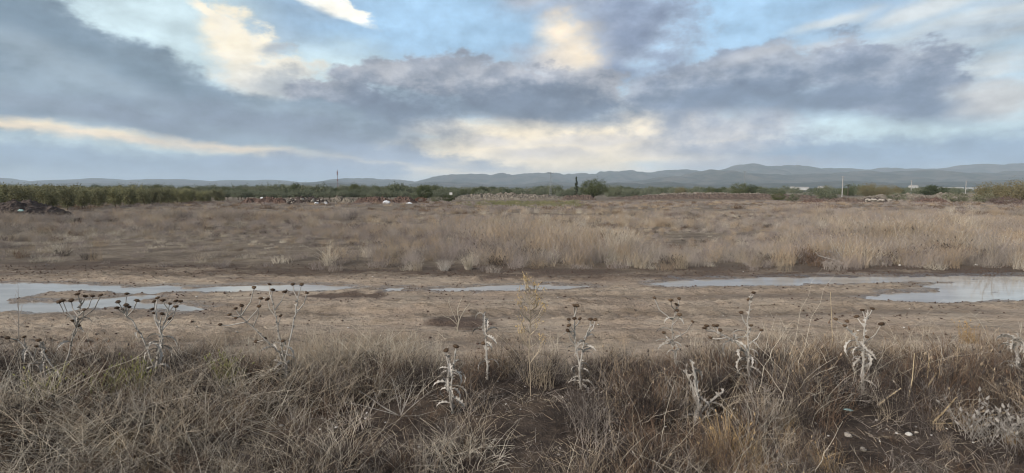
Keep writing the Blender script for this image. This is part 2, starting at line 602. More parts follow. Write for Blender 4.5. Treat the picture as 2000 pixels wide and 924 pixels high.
plain_mat('steel_grey', (0.20, 0.21, 0.22), (0.26, 0.27, 0.28), 1.0, 0.6)
plain_mat('mast_red', (0.18, 0.085, 0.075), (0.22, 0.10, 0.085), 0.3, 0.7)
plain_mat('glass_dark', (0.03, 0.035, 0.04), (0.05, 0.055, 0.06), 0.3, 0.2, spec=0.5)


def hill_mat(name, c1, c2, sc):
    m, t, p, out = new_mat(name)
    tc = t.n('ShaderNodeTexCoord')
    n = t.noise(tc.outputs['Object'], sc, 8.0, 0.6)
    t.link(t.mix(t.ramp(n, 0.38, 0.62), c1, c2), p.inputs['Base Color'])
    p.inputs['Roughness'].default_value = 0.95
    p.inputs['Specular IOR Level'].default_value = 0.05
    return m


hill_mat('hill_far', (0.055, 0.06, 0.045), (0.11, 0.10, 0.08), 0.006)
hill_mat('hill_near', (0.04, 0.048, 0.033), (0.085, 0.08, 0.06), 0.009)


def ground_mat():
    m, t, p, out = new_mat('soil')
    geo = t.n('ShaderNodeNewGeometry')
    pos = geo.outputs['Position']

    def attr(n):
        a = t.n('ShaderNodeAttribute')
        a.attribute_name = n
        return a.outputs['Fac']
    verge, wet_shade, field, dark = attr('verge'), attr('wet_shade'), attr('field'), attr('dark')
    nb = t.noise(pos, 0.9, 5.0, 0.6)
    nm = t.noise(pos, 6.0, 5.0, 0.65)
    nf = t.noise(pos, 38.0, 4.0, 0.7)
    st = t.noise(t.mapping(pos, scale=(0.6, 4.0, 1.0)), 2.2, 7.0, 0.72)      # mud streaks along the track; dark ones also paint in shadows of crumbs
    tan = t.mix(t.ramp(nb, 0.3, 0.7), (0.35, 0.275, 0.21), (0.41, 0.34, 0.262))
    tan = t.mix(t.math('MULTIPLY', t.ramp(st, 0.42, 0.66), 0.65), tan, (0.195, 0.15, 0.105))
    tan = t.mix(t.math('MULTIPLY', t.ramp(nm, 0.45, 0.75), 0.45), tan, (0.38, 0.30, 0.22))
    vg = t.mix(t.ramp(nm, 0.35, 0.65), (0.04, 0.030, 0.024), (0.085, 0.064, 0.049))
    vg = t.mix(t.math('MULTIPLY', t.ramp(nb, 0.5, 0.66), 0.65), vg, (0.20, 0.145, 0.10))
    vg = t.mix(t.math('MULTIPLY', t.ramp(nf, 0.62, 0.72), 0.6), vg, (0.30, 0.25, 0.19))
    fd = t.mix(t.ramp(nb, 0.35, 0.65), (0.125, 0.10, 0.076), (0.25, 0.205, 0.15))
    fd = t.mix(t.math('MULTIPLY', t.ramp(st, 0.45, 0.62), 0.6), fd, (0.085, 0.062, 0.047))
    c = t.mix(field, tan, fd)
    c = t.mix(verge, c, vg)
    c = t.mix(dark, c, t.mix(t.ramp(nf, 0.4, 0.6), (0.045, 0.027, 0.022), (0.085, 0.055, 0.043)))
    crumb_shade = t.noise(t.mapping(pos, scale=(0.5, 1.6, 1.0)), 16.0, 4.0, 0.7)
    c = t.mix(t.math('MULTIPLY', t.ramp(crumb_shade, 0.54, 0.64), 0.55), c, (0.11, 0.08, 0.058))  # dark crumbs, with their thin shadows put into the soil colour
    wn = t.math('MULTIPLY', wet_shade, t.math('MULTIPLY_ADD', t.ramp(nm, 0.3, 0.6), 0.5, 0.5))
    c = t.mix(t.math('MULTIPLY', wn, 0.80), c, (0.105, 0.08, 0.058))
    # far land: patchwork of dry fields and scrub
    sepx = t.n('ShaderNodeSeparateXYZ')
    t.link(pos, sepx.inputs[0])
    far = t.ramp(sepx.outputs[1], 190.0, 420.0)
    nl = t.noise(t.mapping(pos, scale=(0.006, 0.0035, 1.0)), 1.0, 4.0, 0.6)
    fc = t.mix(t.ramp(nl, 0.42, 0.58), (0.06, 0.068, 0.04), (0.19, 0.165, 0.115))
    c = t.mix(far, c, fc)
    t.link(c, p.inputs['Base Color'])
    film = attr('film')
    t.link(t.math('MULTIPLY_ADD', film, -0.55, t.math('MULTIPLY_ADD', wn, -0.22, 0.92)), p.inputs['Roughness'])
    t.link(t.math('MULTIPLY_ADD', film, 0.35, 0.2), p.inputs['Specular IOR Level'])
    b = t.n('ShaderNodeBump')
    b.inputs['Strength'].default_value = 1.0
    b.inputs['Distance'].default_value = 0.035
    t.link(t.math('ADD', t.noise(pos, 22.0, 5.0, 0.7), t.math('MULTIPLY', st, 0.7)), b.inputs['Height'])
    t.link(b.outputs[0], p.inputs['Normal'])
    return m


ground_mat()


def water_mat():
    m, t, p, out = new_mat('water')
    geo = t.n('ShaderNodeNewGeometry')
    n = t.noise(t.mapping(geo.outputs['Position'], scale=(0.7, 2.0, 1)), 1.4, 3.0, 0.5)
    t.link(t.mix(t.ramp(n, 0.35, 0.65), (0.33, 0.305, 0.265), (0.41, 0.385, 0.34)), p.inputs['Base Color'])
    p.inputs['Roughness'].default_value = 0.03
    p.inputs['IOR'].default_value = 1.33
    p.inputs['Specular IOR Level'].default_value = 0.5
    b = t.n('ShaderNodeBump')
    b.inputs['Strength'].default_value = 0.05
    b.inputs['Distance'].default_value = 0.01
    t.link(t.noise(t.mapping(geo.outputs['Position'], scale=(2, 6, 1)), 3.0, 2.0, 0.5), b.inputs['Height'])
    t.link(b.outputs[0], p.inputs['Normal'])


water_mat()

# ------------------------------------------------------------------ ground with track and puddle hollows
PUDDLES = [
    ('pale muddy puddle with a second arm at the left of the track',
     [(-260, 551), (0, 551), (63, 551), (130, 552), (196, 555), (259, 559), (315, 557), (378, 559), (434, 556), (483, 554),
      (595, 554), (675, 557), (696, 561), (665, 565), (560, 569), (455, 570), (385, 570), (308, 573), (252, 571), (217, 568),
      (150, 569), (80, 573), (38, 578), (30, 584), (60, 587), (140, 587), (224, 580), (252, 574), (300, 574), (294, 580),
      (280, 588), (385, 593), (404, 600), (367, 608), (315, 607), (266, 604), (196, 600), (157, 605), (87, 607), (40, 603),
      (0, 607), (-260, 607)]),
    ('tiny puddle between the two long puddles of the track',
     [(750, 565), (760, 559), (785, 559), (797, 564), (775, 569), (757, 569)]),
    ('thin pale puddle in the middle of the track',
     [(828, 564), (880, 560), (950, 557), (1020, 555), (1080, 555), (1160, 557), (1110, 563), (1050, 566), (950, 568), (860, 568)]),
    ('long bluish puddle reflecting weeds at the right of the track',
     [(1245, 552), (1300, 546), (1380, 542), (1470, 540), (1560, 539), (1680, 537), (1800, 537), (1900, 537), (2000, 536),
      (2200, 536), (2300, 582), (2000, 584), (1895, 587), (1853, 593), (1755, 588), (1700, 584), (1688, 580), (1737, 571),
      (1790, 568), (1832, 566), (1830, 562), (1780, 557), (1810, 553), (1900, 549), (1780, 548), (1685, 552), (1580, 554),
      (1475, 556), (1370, 557), (1300, 557)]),
]
POLYS = [np.array([ground(px, py)[:2] for px, py in poly]) for _, poly in PUDDLES]


def sdist(poly, X, Y):
    """signed distance to a polygon, negative inside"""
    d = np.full(X.shape, 1e9); ins = np.zeros(X.shape, bool)
    n = len(poly)
    for i in range(n):
        ax, ay = poly[i]; bx, by = poly[(i + 1) % n]
        ex, ey = bx - ax, by - ay
        t = np.clip(((X - ax) * ex + (Y - ay) * ey) / (ex * ex + ey * ey + 1e-12), 0, 1)
        d = np.minimum(d, np.hypot(X - ax - t * ex, Y - ay - t * ey))
        with np.errstate(divide='ignore', invalid='ignore'):
            ins ^= ((ay > Y) != (by > Y)) & (X < (bx - ax) * (Y - ay) / (by - ay + 1e-12) + ax)
    return np.where(ins, -d, d)


def puddle_field(X, Y):
    """noise-edged signed distance to the nearest puddle"""
    nx = fbm(X * 1.7, Y * 1.7, 4, 3) * 0.30
    ny = fbm(X * 1.7, Y * 2.5, 4, 8) * 0.16
    d = np.full(X.shape, 1e9)
    for p in POLYS:
        d = np.minimum(d, sdist(p, X + nx, Y + ny))
    return d + 0.16 * fbm(X * 5.0, Y * 8.0, 3, 12)


def verge_edge(X):
    return 5.55 + 0.55 * fbm(X * 0.45, X * 0 + 3.3, 4, 21) + 0.35 * fbm(X * 2.2, X * 0 + 1.3, 3, 22)


def field_edge(X):
    return 12.3 + 0.9 * fbm(X * 0.22, X * 0 + 7.7, 3, 31) + 0.4 * sstep(-4, -9, X) + 0.4 * fbm(X * 1.5, X * 0 + 2, 2, 33)


def terrain(X, Y):
    z = gz(Y)
    d = np.full(X.shape, 1e9)
    m = (Y > 5.5) & (Y < 13.5) & (np.abs(X) < 22)
    d[m] = puddle_field(X[m], Y[m])
    near = sstep(40, 12, np.hypot(X, Y))
    ve = verge_edge(X)
    vm = sstep(ve + 0.35, ve - 0.35, Y)
    fm = sstep(field_edge(X) - 0.9, field_edge(X) + 0.5, Y)
    z = z + vm * (0.05 + 0.09 * fbm(X * 0.8, Y * 0.8, 4, 41)) * near
    z = z + near * 0.03 * fbm(X * 0.5, Y * 0.5, 3, 43)
    z = z + (1 - near) * 0.25 * fbm(X * 0.05, Y * 0.05, 3, 47) * sstep(20, 60, Y) * sstep(8000, 100, Y)
    # wheel ruts and clods of the track
    tm = (1 - vm) * (1 - fm) * near
    wob = 0.25 * fbm(X * 0.18, X * 0 + 9, 3, 51)
    for yc, dep, wd in ((6.65, .03, .16), (7.35, .018, .10), (8.05, .045, .2), (9.3, .045, .2), (10.55, .03, .3)):
        z = z - tm * dep * np.exp(-((Y - yc - wob) / wd) ** 2)
        z = z + tm * dep * 0.7 * np.exp(-((Y - yc - wob - wd * 1.7) / (wd * .6)) ** 2)
    for yc in (8.05, 9.3, 6.65):      # tread marks in the ruts
        z = z + tm * 0.014 * np.sin(X * 28.0 + 5 * (Y - yc)) * np.exp(-((Y - yc - wob) / .17) ** 2) * sstep(-.1, .2, fbm(X * .4, X * 0 + yc, 2, 53))
    rid = np.abs(fbm(X * 3.0, Y * 9.0, 4, 55, 0.6))
    z = z + tm * 0.085 * (rid - 0.12) * sstep(0.45, 0.62, fbm(X * .5, Y * 1.3, 3, 58) + 0.55 + 0.25 * sstep(7.6, 9.0, Y))
    z = z + (tm + fm * near) * 0.045 * np.abs(fbm(X * 7, Y * 11, 3, 61))
    # puddle hollows: the water plane is at z = -0.02
    ins = sstep(0.10, -0.14, d)
    z = np.where(d < 0.6, z * (1 - sstep(0.55, 0.0, d) * 0.55) , z)
    z = z - 0.055 * ins
    z = np.where((d > 0.02) & (d < 1.2), np.maximum(z, -0.012), z)
    wet_shade = sstep(0.40, 0.0, d) * 0.85
    wet_shade = np.maximum(wet_shade, tm * sstep(0.12, 0.42, fbm(X * .6, Y * 2.6, 4, 65)) * 0.55)
    for yc in (6.65, 8.05, 9.3):  # damp ruts, also darkened in colour for shade the soft light leaves out
        wet_shade = np.maximum(wet_shade, tm * 0.8 * np.exp(-((Y - yc - wob) / .27) ** 2) * sstep(-.3, .1, fbm(X * .5, Y * .5 + yc, 3, 69)))
    wet_shade = np.maximum(wet_shade, sstep(10.6, 11.6, Y) * (1 - sstep(12.8, 14.2, Y)) * (0.75 + 0.8 * fbm(X * 0.9, Y * 3, 3, 66)))
    pc = ground(912, 628)
    q = np.hypot((X - pc.x) / 0.42, (Y - pc.y) / 0.55) + 0.9 * fbm(X * 3, Y * 3, 3, 67)
    dark = sstep(1.35, 0.55, q) * 0.85
    pc2 = ground(655, 577)
    q = np.hypot((X - pc2.x) / 0.75, (Y - pc2.y) / 0.22) + 1.1 * fbm(X * 4, Y * 4, 3, 68)
    dark = np.maximum(dark, sstep(1.0, 0.7, q) * 0.8)
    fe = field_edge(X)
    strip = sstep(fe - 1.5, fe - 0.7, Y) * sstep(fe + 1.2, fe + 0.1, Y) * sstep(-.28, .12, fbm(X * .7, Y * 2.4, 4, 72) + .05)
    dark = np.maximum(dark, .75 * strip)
    film = sstep(0.30, 0.02, d + .25 * fbm(X * 3, Y * 6, 3, 74))
    return z, vm, np.clip(wet_shade, 0, 1), fm, np.clip(dark, 0, 1), film


def grow(start, step, ratio, end):
    o = []; v = start
    while v < end:
        step *= ratio
        v += step
        o.append(min(v, end))
    return o


def build_ground():
    xs_in = np.arange(-9.0, 9.0001, 0.05)
    right = np.array(grow(9.0, 0.05, 1.05, 14000.0))
    xs = np.concatenate([-right[::-1], xs_in, right])
    ys = np.concatenate([np.array([-400, -100, -30, -10, -3, 0.0, 1.0, 1.6]), np.arange(2.0, 12.6, 0.04), np.array(grow(12.6, 0.04, 1.05, 15000.0))])
    X, Y = np.meshgrid(xs, ys)
    z, vm, wet_shade, fm, dark, film = terrain(X, Y)
    V = np.stack([X, Y, z], -1).reshape(-1, 3)
    ny, nx = X.shape
    i = np.arange(nx - 1)[None, :] + nx * np.arange(ny - 1)[:, None]
    Q = np.stack([i, i + 1, i + 1 + nx, i + nx], -1).reshape(-1, 4)
    me = np_mesh('ground', V, Q, MATS['soil'])
    for nm, a in (('verge', vm), ('wet_shade', wet_shade), ('field', fm), ('dark', dark), ('film', film)):
        at_ = me.attributes.new(nm, 'FLOAT', 'POINT')
        at_.data.foreach_set('value', a.ravel().astype(np.float32))
    tag(obj('ground', me), kind='structure')
    for (label, _), poly in zip(PUDDLES, POLYS):
        # water sheet a little larger than the hollow; the mud rises through its rim
        c = poly.mean(0)
        lo, hi = poly.min(0) - 0.5, poly.max(0) + 0.5
        gx = np.arange(lo[0], hi[0], 0.12); gy = np.arange(lo[1], hi[1], 0.06)
        X, Y = np.meshgrid(gx, gy)
        d = sdist(poly, X, Y)
        keep = d < 0.40
        ny, nx = X.shape
        i = np.arange(nx - 1)[None, :] + nx * np.arange(ny - 1)[:, None]
        Q = np.stack([i, i + 1, i + 1 + nx, i + nx], -1).reshape(-1, 4)
        k = keep.ravel()
        Q = Q[k[Q].all(1)]
        used = np.unique(Q)
        remap = np.full(X.size, -1); remap[used] = np.arange(len(used))
        V = np.stack([X.ravel(), Y.ravel(), np.full(X.size, -0.022)], -1)[used]
        tag(obj('puddle', np_mesh('puddle', V, remap[Q], MATS['water'])), label, kind='structure')


build_ground()


def zat(x, y):
    return float(terrain(np.array([[float(x)]]), np.array([[float(y)]]))[0][0, 0])


# ------------------------------------------------------------------ hills
def hill(name, D, W, prof, mat, seed, rough=0.30):
    px = np.array([p[0] for p in prof], float); py = np.array([p[1] for p in prof], float)
    xs_px = np.linspace(px[0], px[-1], 900)
    yy = np.interp(xs_px, px, py)
    k = np.ones(7) / 7
    yy = np.convolve(np.pad(yy, 3, mode='edge'), k, 'valid')
    H = np.maximum(0, (368.0 - yy) / F * D)
    H = H * (1.06 + 0.16 * fbm(xs_px * 0.05, xs_px * 0 + seed, 5, seed, .6))
    ss = np.linspace(-1.6, 1.2, 44)
    X = np.zeros((len(ss), len(xs_px))); Y = X.copy(); Z = X.copy()
    xw = (xs_px - 1000) / F * D
    for j, s in enumerate(ss):
        X[j] = xw; Y[j] = D + s * W
        g = np.exp(-s * s * 1.5)
        spur = np.abs(fbm(xw / (W * .45) + 0.3 * s, np.full_like(xw, s * 1.2), 5, seed + 5))
        f = g * (1 - min(1, abs(s) * 1.8) * spur * rough * 4.0)
        Z[j] = H * np.clip(f, 0, None) + CAM_H * 0 - 14 * (1 - g)
    ny, nx = X.shape
    i = np.arange(nx - 1)[None, :] + nx * np.arange(ny - 1)[:, None]
    Q = np.stack([i, i + 1, i + 1 + nx, i + nx], -1).reshape(-1, 4)
    me = np_mesh(name, np.stack([X, Y, Z], -1).reshape(-1, 3), Q, MATS[mat])
    return tag(obj(name, me), kind='structure')


hill('hills', 7200, 1700, [(-700, 344), (-300, 340), (0, 348), (40, 356), (100, 357), (150, 350), (200, 349), (240, 354), (290, 351), (350, 350), (420, 356),
     (500, 352), (540, 352), (600, 357), (640, 356), (690, 348), (720, 349), (780, 352), (820, 355), (870, 343), (925, 341), (990, 341),
     (1010, 343), (1040, 339), (1100, 340), (1150, 342), (1180, 337), (1220, 335), (1260, 338), (1300, 332), (1330, 329), (1350, 332),
     (1375, 338), (1415, 335), (1445, 324), (1480, 327), (1500, 326), (1560, 329), (1620, 331), (1690, 331), (1750, 333), (1800, 332),
     (1880, 327), (1940, 325), (2000, 320), (2300, 322), (2700, 330)], 'hill_far', 3)
hill('foothills', 5000, 1200, [(-700, 356), (-200, 357), (60, 362), (150, 357), (260, 359), (400, 362), (520, 363), (570, 360), (620, 356), (650, 354), (690, 357), (730, 362),
     (780, 365), (800, 361), (840, 355), (900, 356), (960, 361), (1020, 360), (1060, 354), (1120, 357), (1180, 360), (1260, 352), (1300, 346),
     (1360, 339), (1395, 332), (1430, 338), (1480, 343), (1540, 343), (1600, 341), (1680, 336), (1740, 338), (1800, 336), (1880, 340), (1950, 338),
     (2000, 335), (2300, 330), (2700, 340)], 'hill_far', 9)
hill('low_hills', 3600, 700, [(-400, 366), (540, 366), (600, 361), (660, 357), (720, 363), (800, 366), (1000, 365), (1080, 362), (1130, 364), (1180, 358), (1215, 356), (1250, 360), (1290, 354), (1330, 358),
     (1400, 361), (1480, 359), (1560, 357), (1650, 354), (1760, 357), (1880, 355), (2000, 352), (2300, 350), (2700, 356)], 'hill_near', 15)


# ------------------------------------------------------------------ dry weeds: tuft shapes
def stalk_path(r, base, h, lean, bend, segs):
    a = r.uniform(0, 2 * math.pi)
    d = Vector((math.cos(a), math.sin(a), 0))
    a2 = a + r.uniform(-1.2, 1.2)
    d2 = Vector((math.cos(a2), math.sin(a2), 0))
    pts = []
    wob = r.uniform(0.0, 0.03) * h
    for i in range(segs + 1):
        t = i / segs
        p = Vector(base) + Vector((0, 0, h * t * (1 - 0.35 * bend * t))) + d * (lean * h * t) + d2 * (bend * h * t * t * 0.8)
        p += Vector((r.uniform(-wob, wob), r.uniform(-wob, wob), 0)) if 0 < i < segs else Vector((0, 0, 0))
        pts.append(p)
    return pts


def tuft(seed, n, rad, h, lean, bend, wd, mat, branch=0.0, head=0.0, segs=4, blen=0.3, minh=0.3):
    r = random.Random(seed)
    m = MB()
    for k in range(n):
        a = r.uniform(0, 6.283); q = rad * math.sqrt(r.random())
        base = (q * math.cos(a), q * math.sin(a), -0.03)
        hh = h * r.uniform(minh, 1.0)
        pts = stalk_path(r, base, hh, r.uniform(0, lean), r.uniform(0, bend), segs)
        w0 = wd * r.uniform(0.6, 1.2)
        m.tube(pts, [w0 * (1 - 0.7 * i / segs) for i in range(segs + 1)], 3, False)
        nb = 0
        while r.random() < branch and nb < 7:
            nb += 1
            t = r.uniform(0.25, 0.95)
            i = min(segs - 1, int(t * segs)); f = t * segs - i
            p = pts[i].lerp(pts[i + 1], f)
            dr = (pts[i + 1] - pts[i]).normalized()
            side = Vector((r.uniform(-1, 1), r.uniform(-1, 1), r.uniform(-0.1, 0.9))).normalized()
            L = blen * hh * r.uniform(0.4, 1.1)
            d = (dr * 0.5 + side).normalized()
            e = p + d * L * 0.55
            e2 = e + (d + Vector((r.uniform(-.3, .3), r.uniform(-.3, .3), r.uniform(-.1, .6)))).normalized() * L * 0.45
            m.tube([p, e, e2], [w0 * .6, w0 * .45, w0 * .2], 3, False)
        if r.random() < head:
            p = pts[-1]; d = (pts[-1] - pts[-2]).normalized()
            s = wd * r.uniform(2.2, 3.6)
            m.tube([p - d * s, p, p + d * s * 1.2, p + d * s * 3.0], [s * .3, s, s * .8, s * .15], 4, False)
    return m.mesh('tuft', MATS[mat])


PROTO = {}


def proto(kind, meshes):
    c = bpy.data.collections.new('shapes_' + kind)
    for i, me in enumerate(meshes):
        o = bpy.data.objects.new('shape_%s_%02d' % (kind, i), me)
        c.objects.link(o)
    PROTO[kind] = (c, len(meshes))


# foreground kinds
proto('straw', [tuft(10 + i, 20, 0.12, 0.46, 0.55, 0.8, 0.0017, ['straw', 'straw', 'straw_pale', 'weed_tan'][i], 0.55, 0.0, 6, .35) for i in range(4)])
proto('tangle', [tuft(30 + i, 22, 0.24, 0.42, 1.1, 1.6, 0.0021, ['straw', 'straw_pale', 'straw', 'straw_pale'][i], 0.45, 0.0, 8, 0.45) for i in range(4)])
proto('brush', [tuft(50 + i, 26, 0.15, 0.36, 0.6, 0.6, 0.0022, ['twig_dark', 'twig_dark', 'weed_grey', 'twig_dark', 'twig_red'][i], 0.86, 0.06, 5, 0.38) for i in range(5)])
proto('gold', [tuft(70 + i, 42, 0.08, 0.36, 0.40, 0.6, 0.0016, ['straw', 'straw_gold', 'weed_tan'][i], 0.2, 0.05, 5) for i in range(3)])
proto('litter', [tuft(90 + i, 18, 0.14, 0.07, 2.2, 1.2, 0.0020, ['twig_dark', 'weed_grey', 'straw', 'twig_dark'][i], 0.3, 0.0, 3) for i in range(4)])
proto('redweed', [tuft(110 + i, 24, 0.12, 0.40, 0.4, 0.35, 0.0021, ['twig_red', 'twig_red', 'weed_tan'][i], 0.82, 0.15, 5, 0.28) for i in range(3)])
proto('arc', [tuft(120 + i, 4, 0.15, 0.75, 0.7, 1.3, 0.0023, ['straw_pale', 'straw_pale', 'straw'][i], 0.6, 0.0, 9, 0.25) for i in range(3)])
# field kinds
proto('field', [tuft(130 + i, 75, 0.30, 0.58, 0.55, 0.6, 0.0030, ['weed_grey', 'weed_mauve', 'weed_grey', 'weed_mauve', 'weed_tan'][i], 0.78, 0.10, 4, 0.34, .2) for i in range(5)])
proto('fieldtan', [tuft(150 + i, 70, 0.26, 0.62, 0.40, 0.45, 0.0030, ['weed_tan', 'straw', 'weed_tan', 'straw_pale'][i], 0.4, 0.15, 5, 0.25, .3) for i in range(4)])
proto('fieldlow', [tuft(170 + i, 60, 0.30, 0.28, 0.7, 0.7, 0.0040, ['weed_grey', 'straw', 'weed_mauve', 'straw_pale'][i], 0.55, 0.0, 3, 0.45, .3) for i in range(4)])
proto('fielddark', [tuft(190 + i, 60, 0.28, 0.34, 0.6, 0.6, 0.0042, ['twig_dark', 'weed_mauve', 'twig_red'][i], 0.85, 0.2, 4, 0.35, .3) for i in range(3)])
proto('fieldgreen', [tuft(200 + i, 70, 0.8, 0.60, 0.4, 0.4, 0.016, ['field_green', 'field_green'][i], 0.6, 0.1, 3, 0.3) for i in range(2)])
proto('farfield', [tuft(210 + i, 80, 0.9, 0.55, 0.5, 0.5, 0.014, ['weed_grey', 'weed_mauve', 'weed_tan', 'twig_red'][i], 0.6, 0.2, 3, 0.3) for i in range(4)])
# small forbs that show yellow-green
proto('forb', [tuft(230 + i, 22, 0.07, 0.34, 0.4, 0.4, 0.0030, 'weed_green', 0.7, 0.5, 4, 0.2) for i in range(2)])


def scatter(name, kind, pts, label, cat, rs, tilt=0.15):
    """one object of kind stuff: tuft shapes on points (x, y, z, scale)"""
    col, n = PROTO[kind]
    pts = np.asarray(pts, float)
    me = bpy.data.meshes.new(name)
    me.vertices.add(len(pts))
    me.vertices.foreach_set('co', pts[:, :3].astype(np.float32).ravel())
    g = np.random.default_rng(rs)
    rot = np.stack([g.normal(0, tilt, len(pts)), g.normal(0, tilt, len(pts)), g.uniform(0, 6.283, len(pts))], -1)
    sc = np.stack([pts[:, 3] * g.uniform(.85, 1.15, len(pts))] * 2 + [pts[:, 3] * g.uniform(.8, 1.25, len(pts))], -1)
    for nm, tp, dat, key in (('rot', 'FLOAT_VECTOR', rot, 'vector'), ('scl', 'FLOAT_VECTOR', sc, 'vector')):
        a = me.attributes.new(nm, tp, 'POINT')
        a.data.foreach_set(key, dat.astype(np.float32).ravel())
    a = me.attributes.new('pick', 'INT', 'POINT')
    a.data.foreach_set('value', g.integers(0, n, len(pts)).astype(np.int32))
    o = obj(name, me)
    ng = bpy.data.node_groups.new('scatter_' + kind, 'GeometryNodeTree')
    ng.interface.new_socket('Geometry', in_out='INPUT', socket_type='NodeSocketGeometry')
    ng.interface.new_socket('Geometry', in_out='OUTPUT', socket_type='NodeSocketGeometry')
    N = ng.nodes; L = ng.links
    gi = N.new('NodeGroupInput'); go = N.new('NodeGroupOutput')
    ci = N.new('GeometryNodeCollectionInfo')
    ci.inputs['Collection'].default_value = col
    ci.inputs['Separate Children'].default_value = True
    ci.inputs['Reset Children'].default_value = True
    ip = N.new('GeometryNodeInstanceOnPoints')
    ip.inputs['Pick Instance'].default_value = True

    def na(nm, tp):
        q = N.new('GeometryNodeInputNamedAttribute')
        q.data_type = tp
        q.inputs['Name'].default_value = nm
        return q.outputs['Attribute']
    L.new(gi.outputs[0], ip.inputs['Points'])
    L.new(ci.outputs[0], ip.inputs['Instance'])
    L.new(na('pick', 'INT'), ip.inputs['Instance Index'])
    er = N.new('FunctionNodeEulerToRotation')
    L.new(na('rot', 'FLOAT_VECTOR'), er.inputs[0])
    L.new(er.outputs[0], ip.inputs['Rotation'])
    L.new(na('scl', 'FLOAT_VECTOR'), ip.inputs['Scale'])
    L.new(ip.outputs[0], go.inputs[0])
    md = o.modifiers.new('scatter', 'NODES')
    md.node_group = ng
    return tag(o, label, cat, kind='stuff')


def sample(n, x0, x1, y0, y1, seed):
    g = np.random.default_rng(seed)
    X = g.uniform(x0, x1, n); Y = g.uniform(y0, y1, n)
    return X, Y, g.uniform(0, 1, n), g


def zterr(X, Y):
    return terrain(X[None, :], Y[None, :])[0][0]


def pxpos(X, Y):
    """column in the photograph of a ground point (used to place plant communities)"""
    return 1000 + F * X / Y


